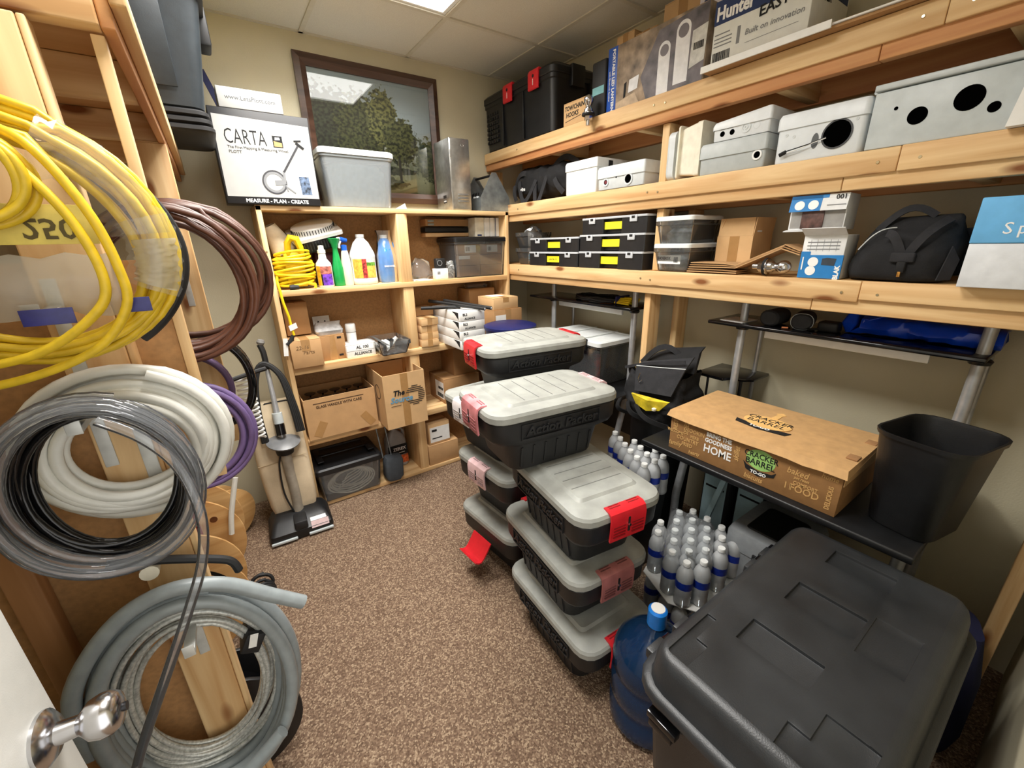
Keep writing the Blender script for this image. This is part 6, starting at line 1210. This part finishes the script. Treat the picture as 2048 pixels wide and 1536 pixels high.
part(t, 'fill_tube', plain('tube_tan_grey', (150, 142, 128), .4), MB().tube(S3([(.0, .02, .10), (.005, .02, .22), (.0, .03, .38), (.0, .045, .50)]), [.030]*3+[.026]*10+[.028]*6, 14)); part(t, 'motor_ring', plain('ring_grey', (108, 110, 112), .35), MB().lathe([(.0, 0), (.06, 0), (.085, .012), (.088, .022), (.06, .034), (.03, .04), (0, .04)], 26), loc=(0, .06, .54), rot=(RAD(14), RAD(6), 0)); part(t, 'motor_neck', RUB, MB().lathe([(0, 0), (.045, 0), (.05, .04), (.036, .06), (0, .06)], 20), loc=(0, .055, .485))
part(t, 'handle_pole', SILVER, MB().tube([(.0, .08, .575), (.0, .12, .80), (.0, .16, 1.0)], [.022, .014, .012], 14)); part(t, 'handle_grip', RUB, MB().tube(S3([(.0, .155, .97), (.0, .165, 1.06), (-.01, .175, 1.11)]), .015, 10)); part(t, 'grip_knob', plain('knob_grey', (128, 126, 122), .5), MB().lathe([(0, 0), (.016, .004), (.021, .018), (.016, .032), (0, .036)], 14), loc=(-.008, .175, 1.105), rot=(0, RAD(18), 0)); part(t, 'pole_clamp', GREYP, MB().tube([(0, .092, .66), (0, .102, .72)], .026, 14)); part(t, 'dust_cup', GLOSSBLK, MB().tube([(0, .055, .60), (0, .075, .66)], .026, 14))
for k in range(4):
    o = .014*k; part(t, 'power_cord', RUB, MB().tube(S3([(-.075-o*.5, .06, .57), (-.08-o*.4, .08, .75), (-.06-o*.5, .12, .92), (-.015, .14, 1.0+o*.3), (.05+o*.4, .12, .93), (.075+o*.6, .08, .76), (.085+o*.7, .05, .60)]), .0095, 8))
part(t, 'wall_cord', RUB, MB().tube(S3([(-.02, .0, .11), (-.05, .01, .25), (-.045, .03, .42), (-.02, .05, .5)]), .005, 8))
# ------------------------------------------------------------ totes on the overhead shelf
GT = plain('tote_slate', (40, 47, 52), .45, var=.08, bump=.06)
t = thing('storage_tote', 'slate-grey tote with yellow lid on the overhead shelf', 'tote', (-.12, 2.44, 2.0585+.078))
part(t, 'body', GT, MB().loft([rr(.40, .40, .04, 0), rr(.42, .42, .045, .006), rr(.53, .50, .06, .36)])); part(t, 'moulded_panel', GT, MB().box(-.08, .14, -.010, 0, .06, .33), bev=.003, loc=(0, -.222, 0), rot=(.13, 0, 0)); part(t, 'rim', RUB, MB().loft([rr(.545, .515, .06, .361), rr(.56, .53, .065, .365), rr(.56, .53, .065, .395), rr(.54, .51, .06, .4)])); part(t, 'lid', YEL, MB().loft([rr(.565, .535, .065, .4005), rr(.57, .54, .065, .42), rr(.54, .51, .06, .435), rr(.3, .3, .06, .437)])); part(t, 'clamp', RUB, MB().box(.245, .29, -.06, .06, .27, .41), bev=.01)
t = thing('stacked_lids', 'black stacked tub lids under the slate tote on the overhead shelf', 'lids', (-.10, 2.44, 2.0585))
for k in range(3): part(t, 'lid', RUB, MB().loft([rr(.40-.01*k, .42, .04, .026*k), rr(.42-.01*k, .44, .045, .026*k+.006), rr(.42-.01*k, .44, .045, .026*k+.018), rr(.40-.01*k, .42, .04, .026*k+.0245)]))
t = thing('strap_roll', 'dark blue strap hanging down behind the slate tote', 'strap', (.16, 2.80, 2.22)); strap(t, arc((-.03, 0, .22), (.07, 0, -.10), .0, -.02), .014, mat=plain('navy_web', (24, 28, 66), .8))
# front-corner things
t = thing('navy_bag', 'navy bag slumped on the floor beside the trunk end', 'bag', (1.70, .02, 0), .2); me = MB().loft([rr(.22, .16, .06, 0), rr(.27, .19, .08, .10), rr(.24, .17, .07, .30), rr(.15, .10, .04, .45)]).mesh(60); jitter(me, .015, 12, 3); z0 = min(v.co.z for v in me.vertices)
for v in me.vertices: v.co.z -= z0
link('bag_body', me, plain('navy_cloth', (16, 20, 56), .8, bump=.2, bscale=200), t)
